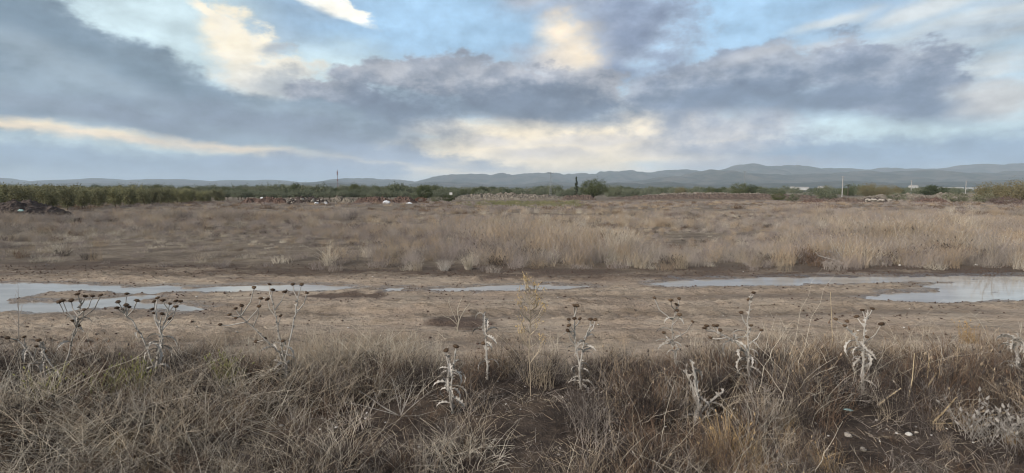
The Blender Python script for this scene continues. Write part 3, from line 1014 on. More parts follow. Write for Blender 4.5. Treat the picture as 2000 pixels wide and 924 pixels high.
def build_verge():
    X, Y, U, g = sample(18500, -7.5, 7.5, 2.3, 7.0, 301)
    ve = verge_edge(X)
    inview = np.abs(X) < Y * 0.98 + 0.4
    n1 = fbm(X * 0.9, Y * 0.9, 4, 71); n2 = fbm(X * 0.8 + 40, Y * 0.8, 4, 73); n3 = fbm(X * 1.6, Y * 1.6, 3, 75)
    edge = sstep(ve + 0.6, ve - 0.6, Y + .7 * n3)
    P = pxpos(X, Y)
    # bare soil openings in the near verge
    bare = np.zeros_like(X)
    for px, py, rx, ry in ((620, 860, .6, .45), (1230, 880, .45, .35), (1660, 885, .5, .28), (1050, 905, .35, .35), (760, 800, .35, .3), (440, 730, .4, .3), (1010, 850, .3, .3)):
        c = ground(px, py)
        bare = np.maximum(bare, sstep(1.3, 0.5, np.hypot((X - c.x) / rx, (Y - c.y) / ry) + n3))
    # openings where the thistles stand
    clear = np.zeros_like(X)
    for bx, by in ((122, 768), (92, 762), (302, 760), (560, 752), (884, 820), (953, 755), (1135, 778), (1322, 742), (1367, 836), (1464, 778), (1684, 778), (1988, 760), (783, 819), (1036, 792), (1790, 846), (1850, 840), (1920, 846), (1740, 812)):
        c = ground(bx, by)
        clear = np.maximum(clear, sstep(.30, .14, np.abs(X - c.x * Y / c.y)) * sstep(c.y - .75, c.y - .6, Y) * sstep(c.y + .12, c.y, Y))
    ok = inview & (U < edge * (1 - 0.88 * bare) * (1 - .72 * clear) * np.clip(.95 + 1.1 * n3, .25, 1))
    Z = zterr(X, Y)
    lowfront = 0.62 + 0.38 * sstep(3.0, 4.4, Y)          # plants nearest the lens stay low
    sz = lowfront * (0.62 + 0.6 * g.uniform(0, 1, len(X)) + .5 * n1) * (0.55 + 0.45 * sstep(ve + .3, ve - .9, Y))

    def put(name, kind, mask, prob, label, cat, sc, seed, tilt=0.15):
        gg = np.random.default_rng(seed)
        k = ok & (gg.uniform(0, 1, len(X)) < prob * mask)
        scatter(name, kind, np.stack([X[k], Y[k], Z[k], (sz * sc)[k]], -1), label, cat, seed, tilt)

    rt = sstep(820, 1050, P)
    left = sstep(760, 420, P)
    midc = np.exp(-((P - 640) / 230.0) ** 2) * sstep(4.0, 4.8, Y)
    put('dry_grass', 'straw', np.clip((0.40 + 1.2 * n1 + 0.45 * midc) * (1 - .45 * rt) * (1 - .75 * sstep(4.1, 4.8, Y) * (1 - midc)), 0, 1), 0.15, 'fine dry straw grass covering the near verge', 'grass', 0.95, 311, .2)
    put('tangled_grass', 'tangle', np.clip(left * sstep(5.2, 4.4, Y) * 1.0 + midc * 0.9 + 0.06 * (1 - rt) + 0.5 * n2, 0, 1), 0.19, 'tangled mat of arching pale stalks on the near verge', 'grass', 1.0, 313, .2)
    put('dead_brush', 'brush', np.clip(0.75 + 1.0 * n2 + .3 * sstep(4.3, 5.0, Y) * (1 - midc), 0, 1), 0.44, 'dark dead twiggy undergrowth of the near verge', 'undergrowth', 0.84, 315, .2)
    put('golden_grass', 'gold', np.clip(sstep(0.10, 0.4, n3) * (0.35 + 0.9 * sstep(1000, 1500, P)) * (1 - .7 * sstep(4.0, 4.6, Y)), 0, 1), 0.24, 'golden dry grass in patches on the near verge', 'grass', 0.85, 317, .2)
    put('reddish_weeds', 'redweed', np.clip(sstep(900, 1500, P) * (0.4 + 1.2 * n1), 0, 1), 0.12, 'reddish brown upright dead weeds on the right verge', 'weeds', 1.0, 319, .2)
    put('arching_stalks', 'arc', np.clip(0.6 + n1, 0, 1), 0.11, 'single long arching pale stalks over the near verge', 'stalks', 0.9, 320, .25)
    # litter also lies on the bare spots
    gg = np.random.default_rng(321)
    k = inview & (gg.uniform(0, 1, len(X)) < edge * 0.35)
    scatter('plant_litter', 'litter', np.stack([X[k], Y[k], Z[k], 0.8 + 0.6 * gg.uniform(0, 1, k.sum())], -1), 'fallen dead stems littering the verge soil', 'litter', 321)
    # thin straw leaning out over the track edge
    X2, Y2, U2, g2 = sample(2200, -7, 7, 5.2, 7.6, 331)
    ve2 = verge_edge(X2)
    k = (np.abs(X2) < Y2 * 0.98) & (Y2 > ve2 - .3) & (U2 < 0.42 * sstep(ve2 + 1.3, ve2, Y2) * (0.4 + 1.5 * np.exp(-((pxpos(X2, Y2) - 650) / 220.0) ** 2) + 1.1 * np.exp(-((pxpos(X2, Y2) - 1600) / 160.0) ** 2)))
    scatter('sparse_grass', 'straw', np.stack([X2[k], Y2[k], zterr(X2[k], Y2[k]), 0.55 + 0.5 * U2[k]], -1), 'thin straw grass at the edge of the track', 'grass', 331)


build_verge()


def build_field():
    fe = field_edge
    def band(n, y0, y1, seed):
        g = np.random.default_rng(seed)
        Y = np.sqrt(g.uniform(y0 * y0, y1 * y1, n))
        X = g.uniform(-0.98, 0.98, n) * (Y + 1.5)
        return X, Y, g.uniform(0, 1, n), g
    acc = {k: [] for k in ('field', 'fieldtan', 'fieldlow', 'fielddark', 'fieldgreen', 'farfield')}
    for (n, y0, y1, seed, big) in ((8000, 11.6, 26, 401, 1.0), (11000, 26, 52, 403, 1.15), (5200, 52, 140, 405, 1.0)):
        X, Y, U, g = band(n, y0, y1, seed)
        P = pxpos(X, Y)
        n1 = fbm(X * 0.16, Y * 0.16, 4, 81); n2 = fbm(X * 0.10 + 31, Y * 0.13, 4, 83); n3 = fbm(X * 0.6, Y * 0.6, 3, 85)
        e = sstep(fe(X) - 0.7, fe(X) + 1.6, Y) ** 1.3
        # left part of the near field is low and open, middle and right are tall
        leftlow = sstep(640, 480, P) * sstep(30, 20, Y)
        open_ = np.exp(-(((P - 1340) / 90.0) ** 2) - ((Y - 19) / 4.5) ** 2)
        tall = np.clip(0.62 + 0.9 * n1 + 0.40 * np.exp(-((P - 1150) / 130.0) ** 2) * sstep(22, 13, Y) + 0.40 * sstep(1500, 1800, P) * sstep(40, 15, Y), 0.35, 1.5)
        tall = tall * (1 - 0.30 * leftlow) * (1 - 0.4 * open_) * (0.62 + 0.38 * sstep(fe(X) - .3, fe(X) + 2.0, Y)) * (1 + .35 * n3)
        dens = np.clip(0.74 + 1.3 * n2 + .5 * n3 - 0.15 * leftlow * (0.5 + 1.6 * n3) - 0.8 * open_, 0.03, 1)
        ok = (U < dens * e)
        Z = zterr(X, Y)
        g2 = g.uniform(0, 1, len(X))
        goldish = np.clip(0.15 + 0.8 * n3 + 0.5 * np.exp(-((P - 1180) / 120.0) ** 2) + 0.35 * sstep(1450, 1800, P) * sstep(30, 18, Y), 0, 0.85)
        green = (np.exp(-((P - 1020) / 110.0) ** 2) * sstep(60, 85, Y)) > g.uniform(0.15, 1, len(X))
        low = g.uniform(0, 1, len(X)) < (0.22 + 0.6 * leftlow)
        darkm = g.uniform(0, 1, len(X)) < np.clip(0.15 + 0.8 * n3 + .4 * n2, 0.03, .55)
        if y0 >= 50:
            sel = {'fieldgreen': green, 'farfield': ~green}
        else:
            sel = {'fieldlow': low, 'fielddark': ~low & darkm, 'fieldtan': ~low & ~darkm & (g2 < goldish), 'field': ~low & ~darkm & (g2 >= goldish)}
        for kd, mk in sel.items():
            k = ok & mk
            s = tall[k] * big * g.uniform(0.75, 1.2, k.sum())
            if kd == 'farfield': s = np.clip(s, .5, 1.0) * 0.85
            if kd == 'fieldgreen': s = s * 1.1
            acc[kd].append(np.stack([X[k], Y[k], Z[k], s], -1))
    names = {'field': ('field_weeds', 'grey brown dead weeds filling the field beyond the track', 'weeds'),
             'fieldtan': ('field_grass', 'tan upright dry grass among the weeds of the field', 'grass'),
             'fieldlow': ('low_field_grass', 'low pale dry grass of the open field', 'grass'),
             'fielddark': ('dark_field_weeds', 'dark brown dead weeds scattered through the field', 'weeds'),
             'fieldgreen': ('green_field_weeds', 'dull green weeds before the pale earth bank', 'weeds'),
             'farfield': ('far_field_weeds', 'dead weeds over the far half of the field', 'weeds')}
    for i, (kd, lst) in enumerate(acc.items()):
        a = np.concatenate(lst) if lst else np.zeros((0, 4))
        if len(a):
            nm, lb, ct = names[kd]
            scatter(nm, kd, a, lb, ct, 420 + i, 0.08)


build_field()
# ------------------------------------------------------------------ trees and shrubs
def crown_np(seed, rx, rz, n, leaf, clumps, shape='round', fill=0.55):
    g = np.random.default_rng(seed)
    if shape == 'column':
        t = g.uniform(0, 1, clumps)
        rr = rx * (0.25 + 0.95 * np.sin(np.pi * np.clip(t * 0.86 + 0.10, 0, 1))) * (1 - t ** 4 * .8)
        a = g.uniform(0, 6.283, clumps); q = rr * np.sqrt(g.uniform(0, 1, clumps))
        C = np.stack([q * np.cos(a), q * np.sin(a), t * 2 * rz], -1)
        cr = rx * 0.38
    elif shape == 'vase':
        t = g.uniform(0, 1, clumps) ** 0.8
        a = g.uniform(0, 6.283, clumps)
        q = rx * (0.35 + 0.65 * t) * np.sqrt(g.uniform(0.15, 1, clumps))
        C = np.stack([q * np.cos(a), q * np.sin(a), t * 2 * rz], -1)
        cr = rx * 0.24
    else:
        d = g.normal(0, 1, (clumps, 3)); d /= np.linalg.norm(d, axis=1)[:, None]
        rad = fill + (1 - fill) * g.uniform(0, 1, clumps) ** 0.6
        C = d * rad[:, None] * np.array([rx, rx, rz])
        C[:, 2] = np.where(C[:, 2] < -0.45 * rz, -0.45 * rz + 0.2 * (C[:, 2] + .45 * rz), C[:, 2]) + rz
        cr = rx * 0.30
    csz = g.uniform(0.6, 1.25, clumps)
    k = g.integers(0, clumps, n)
    o = g.normal(0, 0.5, (n, 3)); 
    P = C[k] + o * (cr * csz[k])[:, None] * np.array([1, 1, 0.8 if shape != 'vase' else 1.5])
    u = g.normal(0, 1, (n, 3)); u /= np.linalg.norm(u, axis=1)[:, None]
    v = np.cross(u, g.normal(0, 1, (n, 3))); v /= np.linalg.norm(v, axis=1)[:, None]
    s = leaf * g.uniform(0.6, 1.3, n)[:, None]
    V = np.stack([P - u * s, P + v * s * .45, P + u * s, P - v * s * .45], 1).reshape(-1, 3)
    Q = np.arange(4 * n).reshape(n, 4)
    return V, Q


def trunk_mesh(seed, h, r0, spread, limbs, up, mat='bark'):
    r = random.Random(seed)
    m = MB()
    m.tube([(0, 0, -0.25), (r.uniform(-.04, .04) * h, r.uniform(-.04, .04) * h, h * .5), (0, 0, h)], [r0, r0 * .8, r0 * .62], 6)
    for i in range(limbs):
        a = 6.283 * i / limbs + r.uniform(-.4, .4)
        e = Vector((math.cos(a) * spread, math.sin(a) * spread, up * r.uniform(.8, 1.1)))
        s = Vector((0, 0, h * r.uniform(.75, 1.0)))
        mid = s + (e) * .5 + Vector((0, 0, up * .06))
        m.tube([s, mid, s + e], [r0 * .5, r0 * .32, r0 * .1], 5)
        for q in range(2):
            e2 = mid + Vector((r.uniform(-1, 1) * spread * .5, r.uniform(-1, 1) * spread * .5, up * r.uniform(.2, .5)))
            m.tube([mid, e2], [r0 * .25, r0 * .06], 4)
    return m.mesh('trunk', MATS[mat])


KINDS = {}


def kind(name, n_var, rx, rz, n, leaf, clumps, shape, mat, trunk_h, r0, limbs, fill=.5):
    lst = []
    for i in range(n_var):
        V, Q = crown_np(hash(name) % 1000 * 0 + 900 + 13 * len(KINDS) + i, rx, rz, n, leaf, clumps, shape, fill)
        cm = np_mesh('crown', V, Q, MATS[mat], False)
        tm = trunk_mesh(700 + i + 7 * len(KINDS), trunk_h, r0, rx * .6, limbs, rz * 1.1)
        lst.append((cm, tm, trunk_h))
    KINDS[name] = lst


# unit trees about 1 m high so that a scale is a height
kind('almond', 4, 0.42, 0.40, 2600, 0.030, 60, 'vase', 'leaf_almond', 0.22, 0.022, 5)
kind('olive', 4, 0.50, 0.36, 1900, 0.034, 42, 'round', 'leaf_olive', 0.30, 0.034, 5)
kind('broad', 3, 0.62, 0.45, 4200, 0.030, 70, 'round', 'leaf_dark', 0.12, 0.03, 6)
kind('cypress', 1, 0.075, 0.49, 1500, 0.022, 110, 'column', 'leaf_cypress', 0.05, 0.014, 3)
kind('tamarisk', 2, 0.85, 0.44, 5200, 0.028, 90, 'round', 'leaf_tamarisk', 0.12, 0.03, 7, .4)
kind('scrub', 3, 0.75, 0.46, 1500, 0.045, 36, 'round', 'leaf_scrub', 0.08, 0.03, 5)
kind('rust', 1, 0.80, 0.46, 1500, 0.045, 36, 'round', 'leaf_rust', 0.08, 0.03, 5)
kind('purple', 1, 1.3, 0.46, 2200, 0.05, 50, 'round', 'leaf_purple', 0.05, 0.03, 6)

TREE_N = [0]


def tree(name, k, px, Y, H, label, cat='tree', group=None, width=1.0, x=None, sink=0.0):
    TREE_N[0] += 1
    r = random.Random(TREE_N[0] * 31)
    cm, tm, th = KINDS[k][TREE_N[0] % len(KINDS[k])]
    X = (px - 1000) / F * Y * 1.0 if x is None else x
    root = obj(name, None, None, (X, Y, float(gz(Y)) - sink), (0, 0, r.uniform(0, 6.28)), (H * width, H * width, H))
    root.empty_display_size = 0.3
    obj('trunk', tm, root)
    obj('crown', cm, root, (0, 0, th * 0.72))
    return tag(root, label, cat, group)


ORD = 'first second third fourth fifth sixth seventh eighth ninth tenth eleventh twelfth thirteenth fourteenth fifteenth sixteenth seventeenth eighteenth nineteenth twentieth twenty-first twenty-second'.split()


def orchard():
    r = random.Random(77)
    n = 0
    for row in range(5):
        for i in range(22):
            Y = 46 + i * 4.3 + r.uniform(-.6, .6)
            X = -49.5 - (Y - 60) * 0.27 - row * 4.2 + r.uniform(-.5, .5)
            if abs(X) / Y > 0.99 or (row > 2 and Y < 58):
                continue
            H = 2.75 * r.uniform(0.86, 1.1)
            lb = 'yellowish green young orchard tree behind the front row at far left'
            if row == 0:
                n += 1
                lb = 'orchard tree in the front row at far left, %s from the near end' % ORD[n - 1]
            tree('almond_tree', 'almond', 0, Y, H, lb, 'tree', 'orchard trees at the left', r.uniform(1.0, 1.25), X)
    # olive grove beyond the field, left of centre
    for row in range(3):
        for i in range(22):
            Y = 166 + row * 9 + r.uniform(-2, 2)
            px = 392 + i * 23 + r.uniform(-6, 6) + row * 9
            if px > 905 - row * 10 or (row == 0 and px > 790):
                continue
            tree('olive_tree', 'olive', px, Y, 3.15 * r.uniform(.82, 1.12), 'grey green grove tree in the dark row behind the heaps', 'tree', 'olive grove beyond the field', r.uniform(1.0, 1.35))


orchard()
tree('round_tree', 'broad', 1159, 196, 6.9, 'large round dark green tree beside the cypress', 'tree', None, 1.12)
tree('cypress_tree', 'cypress', 1125, 192, 7.4, 'slim dark cypress left of the large round tree')
tree('bushy_tree', 'broad', 829, 150, 4.2, 'rounded green tree standing out above the olive grove', 'tree', None, .9)
tree('grove_shrub', 'scrub', 806, 145, 2.1, 'grey green shrub at the left foot of the rounded grove tree', 'shrub', None, 1.2)
tree('rust_shrub', 'rust', 822, 118, 1.25, 'rust red shrub before the rounded grove tree', 'shrub', None, 1.3)
tree('dark_shrub', 'scrub', 850, 122, 1.5, 'brownish shrub right of the rust red shrub', 'shrub', None, 1.2)
tree('dark_shrub', 'broad', 876, 126, 1.7, 'dark green shrub at the left end of the pale earth bank', 'shrub', None, 1.3)
tree('bank_shrub', 'broad', 990, 260, 3.6, 'small dark shrub behind the pale earth bank', 'shrub', None, 1.2)
tree('twin_tree', 'broad', 1443, 250, 6.2, 'taller of the two round trees right of centre by the far post', 'tree', None, .95)
tree('twin_tree', 'broad', 1466, 258, 5.6, 'lower right one of the two round trees right of centre', 'tree', None, .9)
tree('thin_tree', 'tamarisk', 1328, 250, 4.4, 'thin brownish tree right of the small white van', 'tree', None, .8)
tree('small_tree', 'broad', 1388, 240, 4.6, 'small dark tree left of the two round trees', 'tree', None, .75)
tree('low_tree', 'scrub', 1490, 250, 4.2, 'low bushy tree right of the two round trees', 'tree', None, 1.1)
tree('low_tree', 'scrub', 1205, 260, 3.9, 'low dull tree right of the large round tree', 'tree', None, 1.2)
tree('rounded_shrub', 'broad', 1519, 140, 2.2, 'dark rounded shrub among the right hand heaps', 'shrub', None, 1.2)
tree('rounded_shrub', 'scrub', 1546, 135, 1.9, 'grey green shrub next to the dark rounded shrub', 'shrub', None, 1.3)
tree('wide_shrub', 'scrub', 1618, 170, 3.0, 'wide dull green shrub left of the tall concrete post', 'shrub', None, 1.6)
tree('broad_tree', 'tamarisk', 1698, 190, 5.4, 'olive brown tree, left one of the joined pair right of the palm', 'tree', None, .85)
tree('broad_tree', 'tamarisk', 1733, 192, 4.7, 'olive green tree, right one of the joined pair right of the palm', 'tree', None, .95)
tree('sage_shrub', 'scrub', 1750, 150, 2.5, 'grey sage shrub below the joined pair of trees', 'shrub', None, 1.3)
tree('dark_tree', 'broad', 1820, 230, 5.0, 'dark low tree between the two short posts', 'tree', None, 1.5)
tree('hedge_tree', 'scrub', 1690, 240, 4.0, 'dull tree behind the joined pair of trees', 'tree', None, 1.6)
tree('tamarisk_tree', 'tamarisk', 1935, 120, 4.2, 'feathery brownish tamarisk, inner one at the right edge', 'tree', None, 1.0)
tree('tamarisk_tree', 'tamarisk', 1992, 112, 4.6, 'feathery brownish tamarisk, outermost at the right edge', 'tree', None, 1.0)
tree('grey_shrub', 'scrub', 1862, 110, 2.1, 'pale grey green shrub left of the purple heap', 'shrub', None, 1.5)
tree('grey_shrub', 'scrub', 1920, 106, 2.0, 'pale grey green shrub behind the purple heap', 'shrub', None, 1.4)
tree('purple_shrub', 'purple', 1962, 92, 1.35, 'purplish brown dead shrub at the right edge of the field', 'shrub', None, 1.25)
tree('purple_shrub', 'purple', 1800, 112, 1.35, 'small purplish brown dead shrub left of the pale shrubs', 'shrub', None, 1.0)
for px, Y, H, lb in ((1008, 240, 2.8, 'first low bush right of the pale earth bank middle'), (1045, 235, 3.0, 'low bush left of the slim lattice post'), (1100, 230, 3.0, 'low bush between the lattice post and the cypress'), (1240, 235, 3.2, 'low bush behind the reddish earth bank, left end')):
    tree('low_bush', 'olive', px, Y, H, lb, 'bush', None, 1.3)


def palm():
    Y = 270; X = (1654 - 1000) / F * Y
    root = obj('palm_tree', None, None, (X, Y, float(gz(Y))))
    m = MB()
    m.tube([(0, 0, -.2), (.05, 0, 2.5), (0, 0, 5.0)], [.22, .17, .16], 7)
    obj('trunk', m.mesh('trunk', MATS['bark']), root)
    r = random.Random(3)
    fm = MB()
    pts = [(0, 0, 0), (.5, 0, .45), (1.0, 0, .55), (1.45, 0, .2), (1.7, 0, -.35)]
    fm.tube(pts, [.03, .025, .02, .015, .006], 3)
    for i in range(1, 5):
        for s in (-1, 1):
            for q in range(3):
                t = (i - 1 + q / 3)
                a = Vector(pts[i - 1]).lerp(Vector(pts[i]), q / 3)
                fm.ribbon([a, a + Vector((.18, s * .32, -.16))], [.10, .02], (1, 0, 0))
    fme = fm.mesh('frond', MATS['leaf_dark'])
    for i in range(16):
        obj('frond', fme, root, (0, 0, 5.0), (r.uniform(-.2, .2), r.uniform(-.7, .45), 6.283 * i / 16), r.uniform(.8, 1.1))
    tag(root, 'small palm standing right of the tall concrete post', 'palm')


palm()


def far_wood():
    # scattered trees that merge into one dark band on the plain
    c = bpy.data.collections.new('shapes_wood')
    for i, (k, j) in enumerate((('olive', 0), ('broad', 0), ('scrub', 0), ('olive', 2), ('scrub', 1))):
        o = bpy.data.objects.new('shape_wood_%02d' % i, KINDS[k][j][0])
        c.objects.link(o)
    PROTO['wood'] = (c, 5)
    g = np.random.default_rng(611)
    n = 4200
    Y = 1.0 / g.uniform(1 / 2600.0, 1 / 235.0, n)
    X = g.uniform(-1.0, 1.0, n) * Y
    P = pxpos(X, Y)
    dens = np.clip(0.5 + 1.6 * fbm(X * .006, Y * .004, 4, 91) + 0.35 * sstep(1000, 700, P), 0, 1)
    dens = dens * np.where((P > 880) & (Y < 330), 0.25, 1.0)
    k = g.uniform(0, 1, n) < dens
    s = 4.2 * g.uniform(.7, 1.4, n)
    scatter('far_trees', 'wood', np.stack([X, Y, gz(Y) - 0.3, s], -1)[k], 'dark band of far trees across the plain', 'trees', 611, 0.03)


far_wood()


# ------------------------------------------------------------------ earth banks and heaps
def mound(name, px0, px1, Y, H, depth, mat, label, cat, seed, lump=0.5, flat=0.35):
    x0, x1 = (px0 - 1000) / F * Y, (px1 - 1000) / F * Y
    L = (x1 - x0) / 2; xc = (x0 + x1) / 2
    nx = int(min(220, max(40, L * 2 / 0.12))); ny = 26
    X, S = np.meshgrid(np.linspace(-1, 1, nx), np.linspace(-1, 1, ny))
    xw = X * L; yw = S * depth
    prof = np.clip(1 - np.abs(X) ** 3.0, 0, 1) * np.clip(1 - S ** 2, 0, 1) ** 0.8
    sc = 1.3 / max(0.35, H)
    n = fbm((xw + xc) * sc * .8, yw * sc * .8, 5, seed, 0.6)
    rid = np.abs(fbm((xw + xc) * sc * 2.3, yw * sc * 2.3, 4, seed + 9, .6))
    Z = prof * H * (1 - flat + flat * 1.6 * (n + .5)) + lump * H * (rid - .15) * np.clip(prof * 3, 0, 1)
    Z = np.maximum(Z, 0) - 0.12 * (1 - np.clip(prof * 4, 0, 1)) - 0.05
    i = np.arange(nx - 1)[None, :] + nx * np.arange(ny - 1)[:, None]
    Q = np.stack([i, i + 1, i + 1 + nx, i + nx], -1).reshape(-1, 4)
    me = np_mesh(name, np.stack([xw, yw, Z], -1).reshape(-1, 3), Q, MATS[mat], False)
    o = obj(name, me, None, (xc, Y, zat(xc, Y)))
    return tag(o, label, cat)


mound('soil_heap', -60, 122, 42.5, 1.10, 2.2, 'heap_dark', 'dark soil heap at the left edge before the orchard', 'heap', 3, .35)
HEAPS = [(470, 575, 108, 1.25, 'heap_brown', 'brown rubble heap, leftmost of the heaps before the olive grove'),
         (560, 645, 102, 1.30, 'heap_dark', 'blackish rubbish heap with pale sheets on it'),
         (640, 705, 112, 1.25, 'heap_pale', 'pale low earth heap right of the blackish rubbish heap'),
         (690, 775, 110, 1.15, 'heap_brown', 'brown earth heap left of the big white bag'),
         (765, 815, 112, 1.20, 'heap_brown', 'short brown heap left of the rust red shrub'),
         (1612, 1690, 118, 1.15, 'heap_red', 'orange brown earth heap below the tall concrete post'),
         (1680, 1730, 124, 1.20, 'heap_dark', 'dark low heap right of the orange brown heap'),
         (1790, 1850, 104, 0.95, 'heap_brown', 'brown heap beside the small purplish shrub'),
         (1565, 1620, 122, 0.9, 'heap_brown', 'low brown heap left of the orange brown heap')]
for i, (a, b, Y, H, mt, lb) in enumerate(HEAPS):
    mound('rubble_heap', a, b, Y, H, 1.8, mt, lb, 'heap', 40 + i * 7, .55)
mound('earth_bank', 875, 1112, 190, 2.0, 6, 'heap_pale', 'long pale stony earth bank in the middle distance', 'earth bank', 91, .35)
mound('earth_bank', 1180, 1660, 186, 1.75, 4, 'heap_red', 'long reddish brown tilled bank right of the large round tree', 'earth bank', 95, .35, .2)
mound('earth_bank', 1225, 1560, 202, 2.1, 5, 'heap_pale', 'pale dry bank behind the reddish brown tilled bank', 'earth bank', 99, .25, .25)
mound('earth_bank', 1640, 1990, 160, 2.0, 5, 'heap_pale', 'pale dry bank at the far right of the field', 'earth bank', 103, .3, .3)
mound('earth_bank', 1095, 1165, 176, 1.6, 3, 'heap_red', 'short reddish bank at the foot of the cypress', 'earth bank', 107, .5)


# rocks, clods, bags
def rock_mesh(seed, mat, sub=2, rough=.35):
    import bmesh
    bm = bmesh.new()
    bmesh.ops.create_icosphere(bm, subdivisions=sub, radius=1.0)
    r = random.Random(seed)
    planes = [(Vector((r.gauss(0, 1), r.gauss(0, 1), r.gauss(0, 1))).normalized(), r.uniform(.55, .9)) for _ in range(9)]
    for v in bm.verts:
        p = v.co.copy()
        for nrm, d in planes:
            q = p.dot(nrm)
            if q > d:
                p -= nrm * (q - d) * .9
        v.co = p * (1 + r.uniform(-.04, .04))
        v.co.z *= .68
    me = bpy.data.meshes.new('stone')
    bm.to_mesh(me); bm.free()
    me.materials.append(MATS[mat])
    return me


ROCKS = [rock_mesh(i, 'stone') for i in range(4)]
PALE_ROCKS = [rock_mesh(20 + i, 'stone_pale') for i in range(3)]


def shell_mesh():
    m = MB()
    V = []; Fc = []
    turns, n, sd = 2.4, 22, 6
    pts = []; rad = []
    for i in range(n):
        t = i / (n - 1)
        a = turns * 6.283 * t
        q = 0.62 * (1 - t) ** 1.2 + .02
        pts.append((q * math.cos(a), q * math.sin(a), .42 + .42 * t)); rad.append(.42 * (1 - t) ** .9 + .05)
    m.tube(pts, rad, sd)
    return m.mesh('shell', MATS['shell'], True)


SHELL = shell_mesh()


def stones():
    r = random.Random(99)
    spec = [(1203, 891, .030, 0, 'pale grey stone near the bottom centre of the verge'),
            (1655, 881, .035, 0, 'larger rounded grey stone near the bottom right of the verge'),
            (1773, 876, .028, 1, 'whitish stone at the bottom right beside the dry stems'),
            (1684, 909, .028, 2, 'tan stone at the bottom edge right of the larger grey stone'),
            (1724, 518, .060, 1, 'whitish stone at the far edge of the track on the right'),
            (1757, 519, .040, 1, 'small whitish stone right of the one at the far track edge'),
            (1905, 520, .050, 1, 'whitish stone at the far edge of the track near the right frame'),
            (1571, 892, .030, 2, 'yellowish stone on the bare patch at the bottom right'),
            (550, 837, .020, 0, 'grey pebble on the bare patch at the bottom left of centre')]
    for px, py, s, k, lb in spec:
        p = ground(px, py)
        me = [ROCKS[0], PALE_ROCKS[0], ROCKS[2]][k]
        tag(obj('stone', me, None, (p.x, p.y, zat(p.x, p.y) + s * .3), (0, 0, r.uniform(0, 6)), (s, s * .8, s * .8)), lb, 'stone')
    n = 0
    while n < 80:
        px, py = r.uniform(380, 1990), r.uniform(690, 918)
        p = ground(px, py)
        if r.random() > 0.35 and not (560 < px < 760 or 1150 < px < 1330 or 1560 < px < 1820):
            continue
        s = r.uniform(.007, .016)
        tag(obj('pebble', r.choice(ROCKS + PALE_ROCKS), None, (p.x, p.y, zat(p.x, p.y) + s * .3), (0, 0, r.uniform(0, 6)), (s, s * .85, s * .8)), 'small pebble on the verge soil', 'pebble', 'pebbles on the verge')
        n += 1
    n = 0
    while n < 60:
        px, py = r.uniform(200, 1990), r.uniform(655, 905)
        p = ground(px, py)
        s = r.uniform(.007, .0105)
        tag(obj('snail_shell', SHELL, None, (p.x, p.y, zat(p.x, p.y) + s * .1 + (0.0)), (r.uniform(-.6, .6), r.uniform(-.6, .6), r.uniform(0, 6)), s), 'tiny white snail shell on the dark verge soil', 'snail shell', 'snail shells on the verge')
        n += 1
    n = 0
    while n < 60:
        px, py = r.uniform(20, 1980), r.uniform(528, 668)
        p = ground(px, py)
        z = zat(p.x, p.y)
        if z < -0.02:
            continue
        s = r.uniform(.008, .022)
        tag(obj('track_stone', r.choice(PALE_ROCKS + ROCKS), None, (p.x, p.y, z + s * .25), (0, 0, r.uniform(0, 6)), (s, s * .85, s * .7)), 'small stone pressed into the mud of the track', 'stone', 'stones on the track')
        n += 1
    # pale stones in the far rubble
    for i in range(26):
        px = r.uniform(1690, 1745); Y = r.uniform(108, 118)
        s = r.uniform(.18, .42)
        X = (px - 1000) / F * Y
        tag(obj('rubble_stone', r.choice(ROCKS), None, (X, Y, float(gz(Y)) + .4 + r.uniform(0, .4)), (0, 0, r.uniform(0, 6)), (s * 1.3, s, s)), 'stone in the low pile right of the orange brown heap', 'stone', 'stones of the far pile')
    for i in range(22):
        px = r.uniform(560, 640); Y = r.uniform(100.2, 101.2)
        s = r.uniform(.12, .30)
        X = (px - 1000) / F * Y
        tag(obj('rubble_stone', r.choice(ROCKS), None, (X, Y, float(gz(Y)) + .3 + r.uniform(0, .7)), (r.uniform(0, 3), 0, r.uniform(0, 6)), (s * 1.4, s, s)), 'rubble piece on the blackish rubbish heap', 'rubble', 'rubble on the blackish heap')


stones()


def clods():
    c = bpy.data.collections.new('shapes_clod')
    for i in range(4):
        me = rock_mesh(60 + i, 'heap_brown', 1)
        o = bpy.data.objects.new('shape_clod_%02d' % i, me)
        c.objects.link(o)
    PROTO['clod'] = (c, 4)
    g = np.random.default_rng(711)
    n = 48000
    X = g.uniform(-13, 13, n); Y = g.uniform(5.6, 13.0, n)
    d = puddle_field(X, Y)
    pr = 0.05 + 0.5 * sstep(.5, .05, d) * (fbm(X * .8, Y * 2, 3, 95) > 0.0) + 0.5 * sstep(.15, .45, fbm(X * .7, Y * 3.0, 3, 96)) + .35 * sstep(10.9, 11.8, Y)
    k = (d > 0.03) & (g.uniform(0, 1, n) < pr) & (np.abs(X) < Y * .98)
    s = 0.006 + 0.016 * g.uniform(0, 1, n) ** 3
    Z = zterr(X[k], Y[k])
    scatter('mud_clods', 'clod', np.stack([X[k], Y[k], Z + .2 * s[k], s[k]], -1), 'small dark clods of mud strewn over the track', 'clods', 711, .3)


clods()


